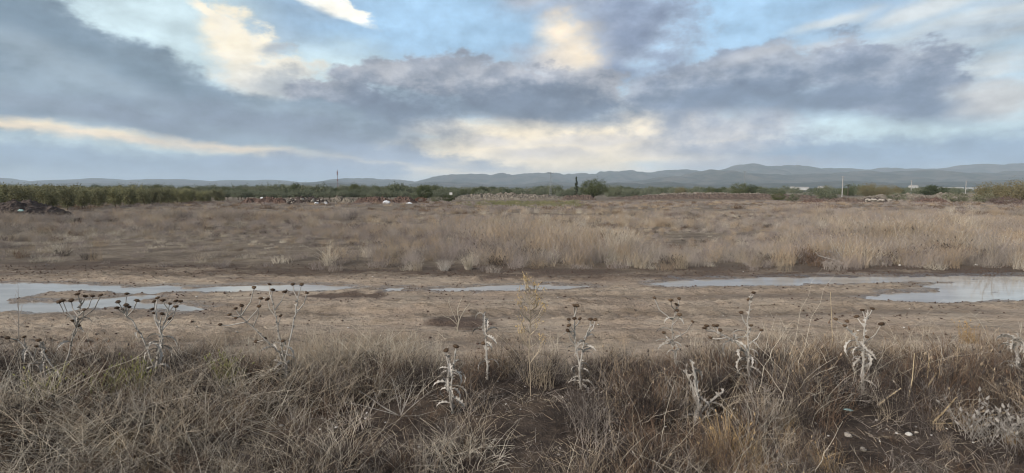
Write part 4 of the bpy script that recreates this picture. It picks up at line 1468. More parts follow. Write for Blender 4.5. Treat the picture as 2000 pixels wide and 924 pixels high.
def bag(px, py, Y, w, h, mat, label, name='plastic_bag'):
    import bmesh
    bm = bmesh.new()
    bmesh.ops.create_icosphere(bm, subdivisions=3, radius=1.0)
    g = random.Random(int(px * 7 + py))
    o1, o2 = g.uniform(0, 50), g.uniform(0, 50)
    for v in bm.verts:
        c = v.co
        k = 1 + .75 * float(fbm(np.array([c.x * 1.6 + o1]), np.array([c.y * 1.6 + c.z * 1.3 + o2]), 3, 5)[0])
        v.co = Vector((c.x * k * w / 2, c.y * k * w * .35, (c.z * k + .7) * h / 1.9))
    me = bpy.data.meshes.new(name)
    bm.to_mesh(me); bm.free()
    me.materials.append(MATS[mat])
    p = at(px, py, Y)
    return tag(obj(name, me, None, p), label, 'plastic bag' if name == 'plastic_bag' else 'sheet')


bag(755, 399, 106, 1.3, .75, 'litter_white', 'big white bag lying before the brown heaps')
bag(799, 401, 106, 1.0, .65, 'litter_white', 'white bag left of the rust red shrub')
bag(634, 402, 99.5, 1.0, .7, 'litter_white', 'pale sheet at the right end of the blackish rubbish heap', 'plastic_sheet')
bag(618, 400, 99.6, 0.9, .5, 'litter_white', 'pale sheet in the middle of the blackish rubbish heap', 'plastic_sheet')
bag(588, 406, 99, 0.5, .3, 'litter_white', 'small white bag at the foot of the blackish rubbish heap')
bag(508, 406, 103, 0.6, .4, 'litter_white', 'small white bag at the foot of the leftmost rubble heap')
bag(512, 389, 107.5, 0.7, .4, 'litter_white', 'white bag on top of the leftmost rubble heap')
bag(41, 413, 40.2, .30, .16, 'litter_teal', 'small greenish white sheet on the dark soil heap', 'plastic_sheet')


def shard(px, py, s, label):
    p = ground(px, py)
    m = MB()
    m.add([(-s, -s * .5, 0), (s, -s * .6, .1 * s), (s * .8, s * .7, .5 * s), (-s * .6, s * .6, .25 * s), (0, 0, .55 * s),
           (-s, -s * .5, -.12 * s), (s, -s * .6, -.02 * s), (s * .8, s * .7, .38 * s), (-s * .6, s * .6, .13 * s)],
          [(0, 1, 4), (1, 2, 4), (2, 3, 4), (3, 0, 4), (1, 0, 5, 6), (2, 1, 6, 7), (3, 2, 7, 8), (0, 3, 8, 5), (8, 7, 6, 5)])
    tag(obj('plastic_scrap', m.mesh('plastic_scrap', MATS['litter_teal']), None, (p.x, p.y, zat(p.x, p.y) + .012), (0, .1, px)), label, 'scrap')


shard(1655, 827, .035, 'teal plastic scrap on the right verge')
shard(246, 733, .035, 'teal plastic scrap on the dark soil at the left verge')
shard(282, 754, .028, 'teal plastic scrap under the left white leaved thistle')


# ------------------------------------------------------------------ posts, mast, buildings, signs
def lattice_post(px, Y, H, label):
    X = (px - 1000) / F * Y
    root = obj('power_pylon', None, None, (X, Y, float(gz(Y))))
    for sx in (-1, 1):
        for sy in (-1, 1):
            m = MB()
            m.tube([(sx * .28, sy * .28, -.3), (sx * .13, sy * .13, H)], [.05, .04], 4)
            obj('leg', m.mesh('leg', MATS['steel_grey']), root)
    m = MB()
    n = int(H / .8)
    for i in range(n):
        z0, z1 = i * H / n, (i + 1) * H / n
        w0 = .28 - .15 * z0 / H; w1 = .28 - .15 * z1 / H
        s = 1 if i % 2 else -1
        for q in (-1, 1):
            m.tube([(-s * w0, q * w0, z0), (s * w1, q * w1, z1)], .02, 3)
            m.tube([(q * w0, -s * w0, z0), (q * w1, s * w1, z1)], .02, 3)
    obj('bracing', m.mesh('bracing', MATS['steel_grey']), root)
    m = MB()
    m.tube([(-1.1, 0, H - .25), (1.1, 0, H - .25)], .06, 4)
    arm = obj('crossarm', m.mesh('crossarm', MATS['steel_grey']), root)
    for sx in (-1, 0, 1):
        m = MB()
        m.lathe([(.05, 0), (.09, .1), (.05, .2), (.09, .3), (.04, .45)], 7, (sx, 0, H - .22))
        obj('insulator', m.mesh('insulator', MATS['roof_grey']), arm)
    tag(root, label, 'pylon')


def concrete_post(px, Y, H, label, w=.19):
    X = (px - 1000) / F * Y
    root = obj('utility_pole', None, None, (X, Y, float(gz(Y))))
    m = MB()
    m.tube([(0, 0, -.4), (0, 0, H * .5), (0, 0, H)], [w, w * .85, w * .7], 6)
    obj('pole', m.mesh('pole', MATS['concrete']), root)
    m = MB()
    m.box((-.7, -.05, H - .5), (.7, .05, H - .38))
    arm = obj('crossarm', m.mesh('crossarm', MATS['steel_grey']), root)
    for sx in (-.6, 0, .6):
        m = MB()
        m.lathe([(.05, 0), (.08, .08), (.04, .16), (.07, .24), (.03, .34)], 6, (sx, 0, H - .38))
        obj('insulator', m.mesh('insulator', MATS['roof_grey']), arm)
    tag(root, label, 'utility pole')


lattice_post(1075, 210, 9.6, 'slim lattice power post left of the cypress')
lattice_post(1452, 420, 16.5, 'faint lattice power post above the two round trees')
concrete_post(1643, 250, 9.2, 'tall pale concrete post left of the palm', .24)
concrete_post(1777, 270, 7.6, 'pale concrete post right of the joined trees', .2)
concrete_post(1883, 290, 7.8, 'pale concrete post, rightmost on the plain', .2)


def radio_mast():
    Y = 1500; H = 53; X = (661 - 1000) / F * Y
    root = obj('radio_mast', None, None, (X, Y, float(gz(Y))))
    for k in range(3):
        a = k * 2.094
        m = MB()
        m.tube([(1.6 * math.cos(a), 1.6 * math.sin(a), -1), (.6 * math.cos(a), .6 * math.sin(a), H)], [.22, .16], 4)
        obj('leg', m.mesh('leg', MATS['mast_red']), root)
    m = MB()
    n = 20
    for i in range(n):
        z0, z1 = i * H / n, (i + 1) * H / n
        for k in range(3):
            a, b = k * 2.094, (k + 1) * 2.094
            q0, q1 = 1.6 - z0 / H, 1.6 - z1 / H
            m.tube([(q0 * math.cos(a), q0 * math.sin(a), z0), (q1 * math.cos(b), q1 * math.sin(b), z1)], .1, 3)
    obj('bracing', m.mesh('bracing', MATS['mast_red']), root)
    for z in (24, 40, 45):
        m = MB()
        for k in range(6):
            a = k * 1.047
            m.box((math.cos(a) * 1.5 - .35, math.sin(a) * 1.5 - .35, z), (math.cos(a) * 1.5 + .35, math.sin(a) * 1.5 + .35, z + 3.4))
        o = obj('antenna_ring', m.mesh('antenna_ring', MATS['mast_red']), root)
        o['kind'] = 'stuff'
    m = MB()
    m.tube([(0, 0, H - 1), (0, 0, H + 3)], .12, 5)
    obj('spike', m.mesh('spike', MATS['mast_red']), root)
    tag(root, 'tall thin radio mast on the plain before the left hills', 'mast')


radio_mast()


def shed(px, Y, L, D, H, label, group=None, house=False):
    X = (px - 1000) / F * Y
    root = obj('farm_house' if house else 'farm_shed', None, None, (X, Y, float(gz(Y))))
    m = MB()
    m.box((-L / 2, -D / 2, -.3), (L / 2, D / 2, H))
    obj('wall', m.mesh('wall', MATS['paint_white']), root)
    m = MB()
    rh = D * .18
    m.add([(-L / 2 - .3, -D / 2 - .3, H + .004), (L / 2 + .3, -D / 2 - .3, H + .004), (L / 2 + .3, D / 2 + .3, H + .004), (-L / 2 - .3, D / 2 + .3, H + .004), (-L / 2 - .3, 0, H + rh), (L / 2 + .3, 0, H + rh)],
          [(0, 1, 5, 4), (2, 3, 4, 5), (1, 2, 5), (3, 0, 4), (3, 2, 1, 0)])
    obj('roof', m.mesh('roof', MATS['paint_white' if not house else 'roof_grey']), root)
    for i in range(max(1, int(L / 9))):
        m = MB()
        x = -L / 2 + (i + .5) * L / max(1, int(L / 9))
        m.box((x - .6, -D / 2 - .05, H * .35), (x + .6, -D / 2 + .05, H * .7))
        obj('window', m.mesh('window', MATS['glass_dark']), root)
    tag(root, label, 'house' if house else 'shed', group)


for px, Y, L in ((175, 1150, 18), (195, 1250, 22), (103, 1100, 6), (360, 1500, 36), (385, 1600, 30), (410, 1450, 16), (450, 1700, 26), (480, 1650, 20), (515, 1800, 40), (540, 1900, 34), (935, 1700, 22), (950, 1900, 18)):
    shed(px, Y, L, 9, 4.5 + (px % 3), 'white farm shed far off on the plain left of centre', 'white sheds on the left plain')
for px, Y, L in ((1560, 1200, 14), (1572, 1250, 10), (1546, 1300, 8), (1840, 2100, 60), (1865, 2200, 50), (1900, 2300, 70), (1870, 1500, 14), (1602, 820, 7), (1781, 900, 10)):
    shed(px, Y, L, 9, 5.5 + (px % 3), 'white farm building far off on the plain right of centre', 'white buildings on the right plain', True)


def van():
    Y = 470; X = (1291 - 1000) / F * Y
    root = obj('parked_van', None, None, (X, Y, float(gz(Y))))
    m = MB()
    m.add([(-2.3, -.85, .35), (2.3, -.85, .35), (2.3, .85, .35), (-2.3, .85, .35), (-2.3, -.85, 1.9), (1.2, -.85, 1.9), (1.2, .85, 1.9), (-2.3, .85, 1.9), (1.9, -.85, 1.15), (2.3, -.85, 1.0), (1.9, .85, 1.15), (2.3, .85, 1.0)],
          [(0, 1, 9, 8, 5, 4), (3, 7, 6, 10, 11, 2), (4, 5, 6, 7), (5, 8, 10, 6), (8, 9, 11, 10), (9, 1, 2, 11), (0, 4, 7, 3), (3, 2, 1, 0)])
    obj('body', m.mesh('body', MATS['paint_white']), root)
    for x in (-1.5, 1.5):
        for y in (-.8, .8):
            m = MB()
            m.tube([(0, -.1, 0), (0, .1, 0)], .36, 12)
            obj('wheel', m.mesh('wheel', MATS['glass_dark']), root, (x, y, .36))
    m = MB()
    m.add([(.5, -.855, 1.2), (1.6, -.855, 1.2), (1.15, -.855, 1.75), (.5, -.855, 1.75)], [(0, 1, 2, 3)])
    obj('side_window', m.mesh('side_window', MATS['glass_dark']), root)
    tag(root, 'small white van behind the reddish tilled bank', 'van')


van()


def board():
    Y = 160; X = (881 - 1000) / F * Y
    root = obj('sign_board', None, None, (X, Y, float(gz(Y))))
    m = MB(); m.box((-.4, -.04, 1.7), (.4, .04, 2.4)); obj('panel', m.mesh('panel', MATS['paint_white']), root)
    m = MB(); m.tube([(0, .08, -.3), (0, .08, 2.3)], .05, 5); obj('post', m.mesh('post', MATS['concrete']), root)
    tag(root, 'small blank white board on a post above the pale earth bank', 'sign')


board()


# ------------------------------------------------------------------ thistles
def head_mesh(seed):
    r = random.Random(seed)
    m = MB()
    m.lathe([(.12, -.55), (.55, -.42), (.92, -.1), (1.0, .18), (.86, .34), (.45, .42), (.05, .40)], 10)
    for k in range(26):                    # spiny bracts
        a = r.uniform(0, 6.283); e = r.uniform(-.5, .35)
        d = Vector((math.cos(a) * math.cos(e), math.sin(a) * math.cos(e), math.sin(e) - .15)).normalized()
        p = Vector((d.x * .8, d.y * .8, d.z * .45))
        m.tube([p, p + d * r.uniform(.35, .65)], [.10, .015], 3, False)
    for k in range(14):                    # dry chaff on top
        a = r.uniform(0, 6.283); q = r.uniform(.1, .8)
        p = Vector((q * math.cos(a), q * math.sin(a), .30))
        m.tube([p, p + Vector((r.uniform(-.1, .1), r.uniform(-.1, .1), r.uniform(.18, .34)))], [.07, .02], 3, False)
    return m.mesh('flower_head', MATS['thistle_head'])


HEADS = [head_mesh(i) for i in range(4)]


def leaf_mesh(seed):
    """a dried thistle leaf: curled, lobed, folded along the midrib; grows along +X, drooping"""
    r = random.Random(seed)
    n = 13
    L = r.uniform(.13, .24)
    curl = r.uniform(.35, 1.0)
    V = []; Fc = []
    x = z = 0.0
    ang = r.uniform(.3, .9)
    tw = r.uniform(-.5, .5)
    for i in range(n):
        t = i / (n - 1)
        w = .017 * math.sin(math.pi * min(1, t * .88 + .1)) * (1.25 if i % 2 else .45)
        y0 = tw * .06 * t
        up = .35 * w + .006
        V += [(x, y0 - w, z + up), (x, y0, z), (x, y0 + w, z + up)]
        x += L / n * math.cos(ang); z += L / n * math.sin(ang)
        ang -= curl * 2.2 / n * (1 + t)
    for i in range(n - 1):
        a = 3 * i
        Fc += [(a, a + 1, a + 4, a + 3), (a + 1, a + 2, a + 5, a + 4)]
    m = MB(); m.add(V, Fc)
    return m.mesh('leaf', MATS['thistle_white'])


LEAVES = [leaf_mesh(i) for i in range(7)]
TH_N = [0]


def thistle(label, base, stems, heads, leaves=10, lmax=.75, head_r=.0195, mat='thistle_white', thick=.0086):
    """base: pixel of the foot; stems: pixel polylines rising from the foot; heads: pixels of the flower heads"""
    TH_N[0] += 1
    r = random.Random(400 + TH_N[0])
    b = ground(*base)
    b.z = zat(b.x, b.y)
    root = obj('thistle', None, None, b)
    root.empty_display_size = .1
    Y0 = b.y
    paths = []
    for st in stems:
        dy = r.uniform(-.08, .08)
        pts = [b.copy() - Vector((0, 0, .03))]
        for i, (px, py) in enumerate(st):
            t = (i + 1) / len(st)
            pts.append(at(px, py, Y0 + dy * t))
        # smooth and add small kinks
        fine = []
        for i in range(len(pts) - 1):
            for q in range(3):
                p = pts[i].lerp(pts[i + 1], q / 3)
                fine.append(p + Vector((r.uniform(-.004, .004), r.uniform(-.01, .01), 0)))
        fine.append(pts[-1])
        n = len(fine)
        m = MB()
        m.tube([p - b for p in fine], [thick * (1.15 - .75 * i / n) for i in range(n)], 5)
        # ragged wings down the stem
        for i in range(n - 1):
            for q in range(3):
                p = fine[i].lerp(fine[i + 1], r.random()) - b
                a = r.uniform(0, 6.283)
                d = Vector((math.cos(a), math.sin(a), r.uniform(-.3, .9)))
                s = Vector((0, 0, 1)).cross(d).normalized()
                L = thick * r.uniform(1.3, 3.2)
                m.add([p - Vector((0, 0, L * .6)), p + d * L, p + Vector((0, 0, L * .6)), p + s * .002], [(0, 1, 2), (0, 3, 1), (1, 3, 2)])
        obj('stem', m.mesh('stem', MATS[mat]), root)
        paths.append(fine)
    for (px, py) in heads:
        best = None
        hp0 = at(px, py, Y0)
        for pi, path in enumerate(paths):
            for i, p in enumerate(path):
                dx = abs(p.x - hp0.x); dz = hp0.z - p.z
                cost = dx + abs(dz - .07 - dx * .9) * 1.0 + (1.0 if dz < -.03 else 0)
                if best is None or cost < best[0]:
                    best = (cost, p)
        p = best[1]
        hp = Vector((hp0.x, hp0.y, hp0.z)) + Vector((0, r.uniform(-.06, .06), 0))
        holder = root
        if (hp - p).length > .012:
            mid = p.lerp(hp, .55) + Vector((( hp.x - p.x) * .18, 0, -.1 * abs(hp.x - p.x)))
            m = MB()
            m.tube([p - b, p.lerp(mid, .55) - b, mid - b, mid.lerp(hp, .6) - b, hp - Vector((0, 0, .008)) - b], [thick * .68, thick * .6, thick * .54, thick * .48, thick * .6], 4)
            holder = obj('branch', m.mesh('branch', MATS[mat]), root)
        s = head_r * r.uniform(.8, 1.12)
        obj('flower_head', HEADS[r.randrange(4)], holder, hp - b, (r.uniform(-.45, .45), r.uniform(-.45, .45), r.uniform(0, 6)), (s, s, s * 1.2))
    for k in range(int(leaves * 1.25)):
        path = paths[k % len(paths)]
        t = r.uniform(.08, lmax) * (len(path) - 1)
        i = int(t); p = path[i].lerp(path[min(i + 1, len(path) - 1)], t - i)
        obj('leaf', LEAVES[r.randrange(7)], root, p - b, (r.uniform(-.5, .5), r.uniform(-.2, .5), r.uniform(0, 6.283)), r.uniform(.6, 1.15))
    return tag(root, label, 'thistle', 'dead thistles on the verge')


thistle('dead thistle with many forking heads over the left puddle', (122, 768), [[(124, 725), (138, 674), (146, 640), (156, 606), (160, 585)], [(118, 735), (92, 700), (78, 672)]],
        [(156, 573), (164, 579), (181, 578), (190, 578), (122, 587), (130, 589), (114, 590), (171, 603), (149, 624), (146, 638)], 8)
thistle('leaning grey thistle with a few low heads at the far left', (92, 762), [[(78, 722), (58, 690), (34, 664)], [(84, 712), (86, 684), (84, 668)]],
        [(25, 657), (40, 660), (83, 662), (61, 680), (83, 689)], 9)
thistle('bushy white leaved thistle with the most heads at left', (302, 760), [[(303, 715), (310, 670), (320, 632), (328, 604)], [(298, 715), (282, 665), (262, 632), (243, 612)], [(306, 705), (318, 660), (306, 622)]],
        [(239, 576), (240, 587), (264, 588), (233, 600), (246, 596), (244, 602), (233, 608), (300, 584), (309, 586), (325, 584), (327, 595), (337, 590), (345, 591), (351, 596), (294, 605), (300, 612), (311, 615), (329, 623)], 22, .6)
thistle('tall thistle with heads above the puddle, left of centre', (560, 752), [[(556, 710), (548, 668), (540, 620), (530, 580)], [(558, 700), (572, 640), (578, 600), (583, 575)], [(545, 690), (505, 650), (470, 618)]],
        [(521, 557), (533, 566), (554, 571), (570, 556), (588, 556), (600, 572), (505, 585), (521, 585), (504, 599), (551, 615), (555, 664), (514, 663), (492, 563), (445, 616), (459, 603), (467, 599), (463, 620), (432, 633), (495, 670)], 14, .5)
thistle('slim white thistle with hanging leaves and two heads', (884, 820), [[(880, 780), (876, 740), (878, 705), (872, 692)], [(880, 765), (884, 720), (889, 684)]], [(870, 688), (890, 679)], 16, .85, .021)
thistle('single upright pale thistle stem right of the dark patch', (953, 755), [[(952, 715), (949, 670), (947, 632), (946, 612)]], [(949, 654), (944, 671)], 9, .95, .02, 'thistle_white', .011)
thistle('thistle with two head clusters right of centre', (1135, 778), [[(1133, 740), (1131, 705), (1124, 675), (1122, 640), (1122, 610)], [(1132, 715), (1140, 668), (1153, 636)]],
        [(1121, 596), (1127, 597), (1111, 624), (1122, 622), (1132, 622), (1110, 633), (1109, 645), (1155, 626), (1163, 625)], 18, .75)
thistle('thistle with a tall crooked stem left of the long puddle', (1322, 742), [[(1319, 700), (1314, 665), (1313, 635), (1320, 608), (1326, 592)], [(1320, 690), (1308, 665), (1301, 656)]],
        [(1281, 584), (1307, 584), (1329, 585), (1322, 595), (1322, 606), (1325, 613), (1299, 652), (1350, 626)], 12, .7)
thistle('bare bleached forked thistle without heads', (1367, 836), [[(1364, 795), (1352, 755), (1340, 724)], [(1364, 790), (1358, 748), (1351, 706)], [(1366, 800), (1362, 760), (1359, 720)], [(1368, 805), (1395, 775), (1414, 763)]], [], 10, .9, .02, 'thistle_white', .011)
thistle('tallest thistle with long side arm reaching left', (1464, 778), [[(1463, 735), (1462, 690), (1460, 640), (1464, 600), (1467, 575)], [(1462, 700), (1440, 670), (1412, 654), (1398, 648)]],
        [(1468, 570), (1460, 583), (1447, 610), (1466, 635), (1482, 642), (1374, 639), (1383, 638), (1394, 636), (1403, 638), (1405, 644), (1392, 663)], 22, .7)
thistle('thistle with scattered flat heads on the right verge', (1684, 778), [[(1684, 735), (1688, 695), (1686, 660), (1690, 630), (1695, 606)], [(1686, 690), (1668, 655), (1648, 634)]],
        [(1696, 600), (1691, 608), (1681, 621), (1714, 630), (1639, 626), (1653, 627), (1643, 633), (1686, 655)], 16, .6, .021)
thistle('pale headless thistle at the right edge', (1988, 760), [[(1990, 715), (1986, 680), (1988, 650)], [(1990, 705), (1978, 672), (1980, 655)]], [], 14, .95)


# ------------------------------------------------------------------ other single plants of the verge
def rooted(name, base):
    b = ground(*base); b.z = zat(b.x, b.y)
    o = obj(name, None, None, b)
    o.empty_display_size = .1
    return o, b


def fennel():
    root, b = rooted('dry_fennel', (1036, 792))
    r = random.Random(8)
    pts = [b - Vector((0, 0, .03))] + [at(px, py, b.y) for px, py in ((1036, 740), (1033, 690), (1036, 640), (1034, 595), (1036, 560))]
    m = MB(); m.tube([p - b for p in pts], [.0045, .004, .004, .0035, .003, .002], 5)
    obj('stem', m.mesh('stem', MATS['straw']), root)
    for i in range(36):
        t = r.uniform(1.4, 4.95); k = int(t); p = pts[k].lerp(pts[k + 1], t - k) if k < 5 else pts[5]
        s = r.choice((-1, 1))
        L = .20 * (1.15 - .12 * t) * r.uniform(.6, 1.2)
        e = p + Vector((s * L * r.uniform(.25, .8), r.uniform(-.5, .5) * L, L * r.uniform(.7, 1.1)))
        mid = p.lerp(e, .5) + Vector((s * .012, 0, -.01))
        m = MB(); m.tube([p - b, mid - b, e - b], [.004, .0032, .002], 3, False)
        for q in range(4):
            u = p.lerp(e, r.uniform(.5, .95)); v = u + Vector((r.uniform(-.04, .04), r.uniform(-.04, .04), r.uniform(.01, .05)))
            m.tube([u - b, v - b], [.0012, .0008], 3, False)
        br = obj('branch', m.mesh('branch', MATS['straw']), root)
        m = MB()
        for q in range(8):
            c = e + Vector((r.gauss(0, .013), r.gauss(0, .013), r.gauss(.004, .012))) - b
            m.tube([c, c + Vector((r.uniform(-.006, .006), r.uniform(-.006, .006), .012))], [.0042, .0012], 3)
        o = obj('seed_cluster', m.mesh('seed_cluster', MATS['seed_gold']), br)
    tag(root, 'golden dry umbel plant standing tallest at the centre', 'dry plant')


fennel()


def stem_plant(name, base, rays, mat, thick, label, cat, twigs=0, parts='stem'):
    """rays: pixel polylines from the foot"""
    root, b = rooted(name, base)
    r = random.Random(int(base[0]))
    for ray in rays:
        dy = r.uniform(-.12, .12)
        pts = [b] + [at(px, py, b.y + dy * (i + 1) / len(ray)) for i, (px, py) in enumerate(ray)]
        n = len(pts)
        m = MB(); m.tube([p - b for p in pts], [thick * (1 - .7 * i / (n - 1)) for i in range(n)], 5)
        for q in range(twigs):
            k = r.randrange(max(1, n - 1)); p = pts[k].lerp(pts[k + 1], r.uniform(.3, 1))
            d = (pts[k + 1] - pts[k])
            e = p + d.length * .5 * Vector((r.uniform(-.8, .8), r.uniform(-.5, .5), r.uniform(.2, .9)))
            m.tube([p - b, p.lerp(e, .5) - b + Vector((r.uniform(-.01, .01), 0, .005)), e - b], [thick * .5, thick * .35, thick * .15], 4, False)
        obj(parts, m.mesh(parts, MATS[mat]), root)
    return tag(root, label, cat)


stem_plant('branched_dry_plant', (893, 652), [[(895, 632), (900, 618), (910, 602), (918, 592)], [(893, 630), (884, 610), (876, 590), (878, 580)], [(893, 634), (880, 622), (868, 618)], [(896, 626), (893, 605), (899, 588)]], 'straw_pale', .006, 'pale leafless forked plant before the dark round patch', 'dry plant', 3)
stem_plant('star_shaped_plant', (783, 819), [[(800, 770), (806, 745)], [(782, 780), (776, 748)], [(815, 785), (838, 765)], [(755, 800), (720, 775), (700, 762)], [(760, 806), (700, 790), (672, 786)], [(815, 812), (850, 803)], [(775, 775), (765, 735)], [(790, 785), (795, 755)], [(808, 790), (830, 748)], [(740, 790), (728, 760)], [(790, 790), (812, 752)]],
           'thistle_white', .0034, 'bleached dead plant with stems raying from one foot', 'dry plant', 1)
stem_plant('thin_branched_stalk', (36, 700), [[(36, 640), (36, 590), (35, 552)], [(37, 620), (44, 595)], [(36, 605), (30, 575)]], 'weed_grey', .004, 'thin lone stalk before the puddle at the left edge', 'dry plant', 5)
stem_plant('dead_branches', (1655, 517), [[(1640, 511), (1620, 505), (1598, 498)], [(1645, 505), (1628, 494), (1612, 487)], [(1640, 498), (1632, 488), (1626, 480)], [(1645, 500), (1648, 488), (1650, 479)], [(1636, 512), (1610, 512), (1590, 511)], [(1650, 508), (1640, 490), (1636, 483)], [(1630, 508), (1600, 500), (1592, 492)]],
           'thistle_white', .012, 'pile of bleached dead branches at the field edge on the right', 'branches', 2, 'branch')
stem_plant('bare_shrub', (1940, 512), [[(1930, 490), (1915, 465), (1905, 445)], [(1942, 485), (1945, 455), (1952, 440)], [(1925, 495), (1900, 480), (1888, 465)], [(1955, 490), (1970, 470), (1978, 450)], [(1935, 480), (1928, 455), (1930, 435)], [(1950, 495), (1980, 485), (1992, 476)]],
           'weed_grey', .012, 'pale bare twiggy shrub in the right part of the field', 'shrub', 5, 'branch')
stem_plant('broken_stalks', (1700, 862), [[(1712, 830), (1752, 808)]], 'straw', .003, 'thin bent stalk below the flat headed thistle', 'stalk', 0)


def reed(pts_px, base_y, thick, label):
    b = ground(*base_y); b.z = zat(b.x, b.y)
    root = obj('broken_reed', None, None, b)
    P = [at(px, py, b.y + dy) for px, py, dy in pts_px]
    n = len(P)
    m = MB(); m.tube([p - b for p in P], [thick * (1 - .45 * i / (n - 1)) for i in range(n)], 6)
    obj('culm', m.mesh('culm', MATS['reed']), root)
    r = random.Random(int(pts_px[0][0]))
    for k in range(3):
        t = (k + .6) / 3.4 * (n - 1); i = int(t); p = P[i].lerp(P[i + 1], t - i); d = (P[i + 1] - P[i]).normalized()
        m = MB(); m.tube([p - d * .004 - b, p - b, p + d * .004 - b], [thick * .95, thick * 1.25, thick * .95], 6)
        obj('node', m.mesh('node', MATS['reed']), root)
    tag(root, label, 'reed')


reed([(1806, 832, 0), (1830, 828, .03), (1880, 826, .05), (1930, 812, .08), (2010, 798, .1)], (1806, 846), .0075, 'long pale broken reed lying towards the right edge')
reed([(1800, 775, .05), (1812, 755, .03), (1829, 728, 0)], (1796, 800), .0085, 'short thick broken reed leaning right among dry stems')
reed([(1820, 828, 0), (1842, 806, .02), (1868, 776, .05)], (1818, 840), .0075, 'broken reed rising from the foot of the long pale reed')
reed([(1708, 797, 0), (1732, 778, .02), (1760, 758, .03)], (1706, 806), .0075, 'leaning broken reed left of the reed clump')
reed([(1920, 832, 0), (1950, 815, .04), (1975, 796, .06)], (1918, 846), .0065, 'short broken reed above the long pale reed')
reed([(1770, 800, .05), (1782, 740, .03), (1786, 690, 0)], (1772, 812), .0045, 'thin upright reed left of the short thick one')
reed([(1806, 775, .05), (1812, 735, .03), (1815, 700, 0)], (1806, 800), .0045, 'thin upright reed behind the short thick one')
reed([(1620, 700, 0), (1626, 665, .03), (1622, 570, .05)], (1620, 712), .003, 'tall hair thin straw rising over the right puddle')


def tuft_thing(name, base, seed, n, rad, h, lean, bend, wd, mat, label, cat, branch=.2, head=.2, segs=4, group=None, blen=.3):
    p = ground(*base)
    me = tuft(seed, n, rad, h, lean, bend, wd, mat, branch, head, segs, blen)
    me.name = name
    return tag(obj(name, me, None, (p.x, p.y, zat(p.x, p.y))), label, cat, group)


tuft_thing('grass_tuft', (915, 527), 801, 160, 0.08, .46, 0.6, 0.5, 0.003, 'straw_pale', 'pale fan shaped grass tuft at the field edge, centre', 'grass tuft', .05, .2)
tuft_thing('grass_tuft', (868, 529), 802, 90, 0.08, .32, 0.6, 0.5, 0.003, 'thistle_white', 'small whitish tuft left of the pale fan shaped tuft', 'grass tuft', .3, .0)
tuft_thing('grass_tuft', (1892, 672), 803, 120, .10, .30, .25, .3, .0020, 'straw_gold', 'golden grass tuft at the track edge on the right', 'grass tuft', .05, .2)
tuft_thing('grass_tuft', (1945, 690), 804, 100, .10, .30, .25, .3, .0020, 'weed_tan', 'reddish tan grass tuft right of the golden one', 'grass tuft', .1, .2)
tuft_thing('grass_tuft', (1425, 915), 805, 160, .12, .34, .35, .5, .0022, 'straw_gold', 'golden grass clump at the bottom, right of centre', 'grass tuft', .1, .1)
tuft_thing('grass_tuft', (1055, 770), 806, 70, .15, .46, 0.5, 0.4, 0.0018, 'straw', 'tall straw tuft at the foot of the golden umbel plant', 'grass tuft', .15, .3)
tuft_thing('grass_tuft', (985, 745), 807, 50, .12, .36, 0.5, .3, 0.0018, 'straw', 'straw tuft between the pale thistle stem and the umbel plant', 'grass tuft', .15, .2)
tuft_thing('grass_tuft', (1330, 525), 808, 80, 0.14, .62, 0.6, 0.6, 0.003, 'straw', 'pale grass tuft at the field edge right of centre', 'grass tuft', .15, .2)
tuft_thing('grass_tuft', (1250, 523), 809, 80, 0.14, .72, 0.6, 0.6, 0.003, 'straw', 'tall pale grass tuft at the field edge before the tan stand', 'grass tuft', .15, .2)
tuft_thing('grass_tuft', (645, 520), 810, 80, 0.14, .70, 0.6, 0.6, 0.003, 'straw_pale', 'broad pale tuft at the field edge, left of centre', 'grass tuft', .2, .2)
tuft_thing('grass_tuft', (1475, 523), 811, 80, 0.14, .55, 0.6, 0.6, 0.003, 'straw', 'pale tuft at the field edge above the long puddle', 'grass tuft', .2, .2)
tuft_thing('straw_bush', (170, 900), 821, 190, .40, .42, 1.0, 1.4, .0028, 'straw_pale', 'large tangled pale straw bush at the bottom left', 'dry bush', .45, .0, 7, None, .45)
tuft_thing('straw_bush', (330, 880), 822, 150, .36, .42, 1.0, 1.3, .0028, 'straw', 'tangled straw bush right of the one at the bottom left corner', 'dry bush', .45, .0, 7, None, .45)
tuft_thing('straw_bush', (640, 740), 823, 210, .50, .46, .8, 1.1, .0026, 'straw', 'broad straw bush on the verge left of centre', 'dry bush', .55, .0, 6, None, .4)
tuft_thing('straw_bush', (740, 720), 824, 150, .40, .40, .8, 1.1, .0026, 'straw_pale', 'straw bush with fine arching stems left of the slim white thistle', 'dry bush', .55, .0, 6, None, .4)
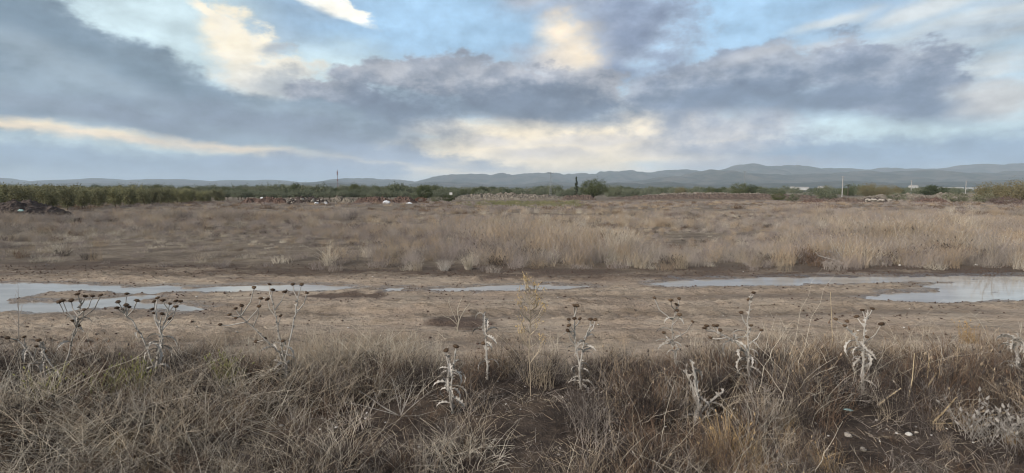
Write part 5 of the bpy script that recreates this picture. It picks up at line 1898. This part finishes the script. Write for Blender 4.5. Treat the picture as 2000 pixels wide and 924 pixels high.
tuft_thing('straw_bush', (20, 850), 825, 150, .36, .42, 1.0, 1.2, .0028, 'straw', 'straw bush in the left corner of the verge', 'dry bush', .45, .0, 6, None, .45)
tuft_thing('straw_bush', (900, 905), 826, 110, .26, .26, 1.0, 1.3, .0024, 'straw_pale', 'low pale straw bush at the bottom centre', 'dry bush', .45, .0, 6, None, .45)
tuft_thing('pale_bush', (1955, 880), 827, 150, .26, .30, .7, .6, .0030, 'thistle_white', 'greyish white twiggy bush at the bottom right', 'dry bush', .8, .5, 4, None, .22)
tuft_thing('green_forb', (205, 800), 831, 60, .10, .38, .5, .5, .0022, 'weed_green', 'yellow green weed at the lower left', 'weed', .7, .6, 4, None, .2)
tuft_thing('green_forb', (265, 780), 832, 60, .08, .38, .4, .4, .0022, 'weed_green', 'yellow green weed under the bushy white leaved thistle', 'weed', .7, .6, 4, None, .2)
tuft_thing('green_forb', (90, 812), 833, 60, .09, .38, .5, .4, .0022, 'weed_green', 'small yellow green weed near the left edge', 'weed', .7, .6, 4, None, .2)
tuft_thing('green_forb', (450, 775), 834, 60, .09, .38, .5, .4, .0022, 'weed_green', 'yellow green weed left of the broad straw bush', 'weed', .7, .6, 4, None, .2)
tuft_thing('brown_bush', (165, 705), 835, 60, .16, .30, .6, .5, .0026, 'twig_red', 'reddish brown bush between the two left thistles', 'dry bush', .85, .6, 4, None, .3)

# ------------------------------------------------------------------ haze: the evening air over the plain
def build_haze():
    m = bpy.data.materials.new('haze_air')
    m.use_nodes = True
    t = NT(m.node_tree)
    m.node_tree.nodes.clear()
    out = t.n('ShaderNodeOutputMaterial')
    v = t.n('ShaderNodeVolumePrincipled')
    v.inputs['Color'].default_value = (0.72, 0.86, 1.0, 1)
    v.inputs['Density'].default_value = 0.00009
    v.inputs['Anisotropy'].default_value = 0.0
    t.link(v.outputs[0], out.inputs['Volume'])
    b = MB()
    b.box((-15500, -600, -60), (15500, 16000, 372))
    tag(obj('haze', b.mesh('haze', m)), 'thin bluish evening haze over the plain', 'haze', kind='stuff')


build_haze()
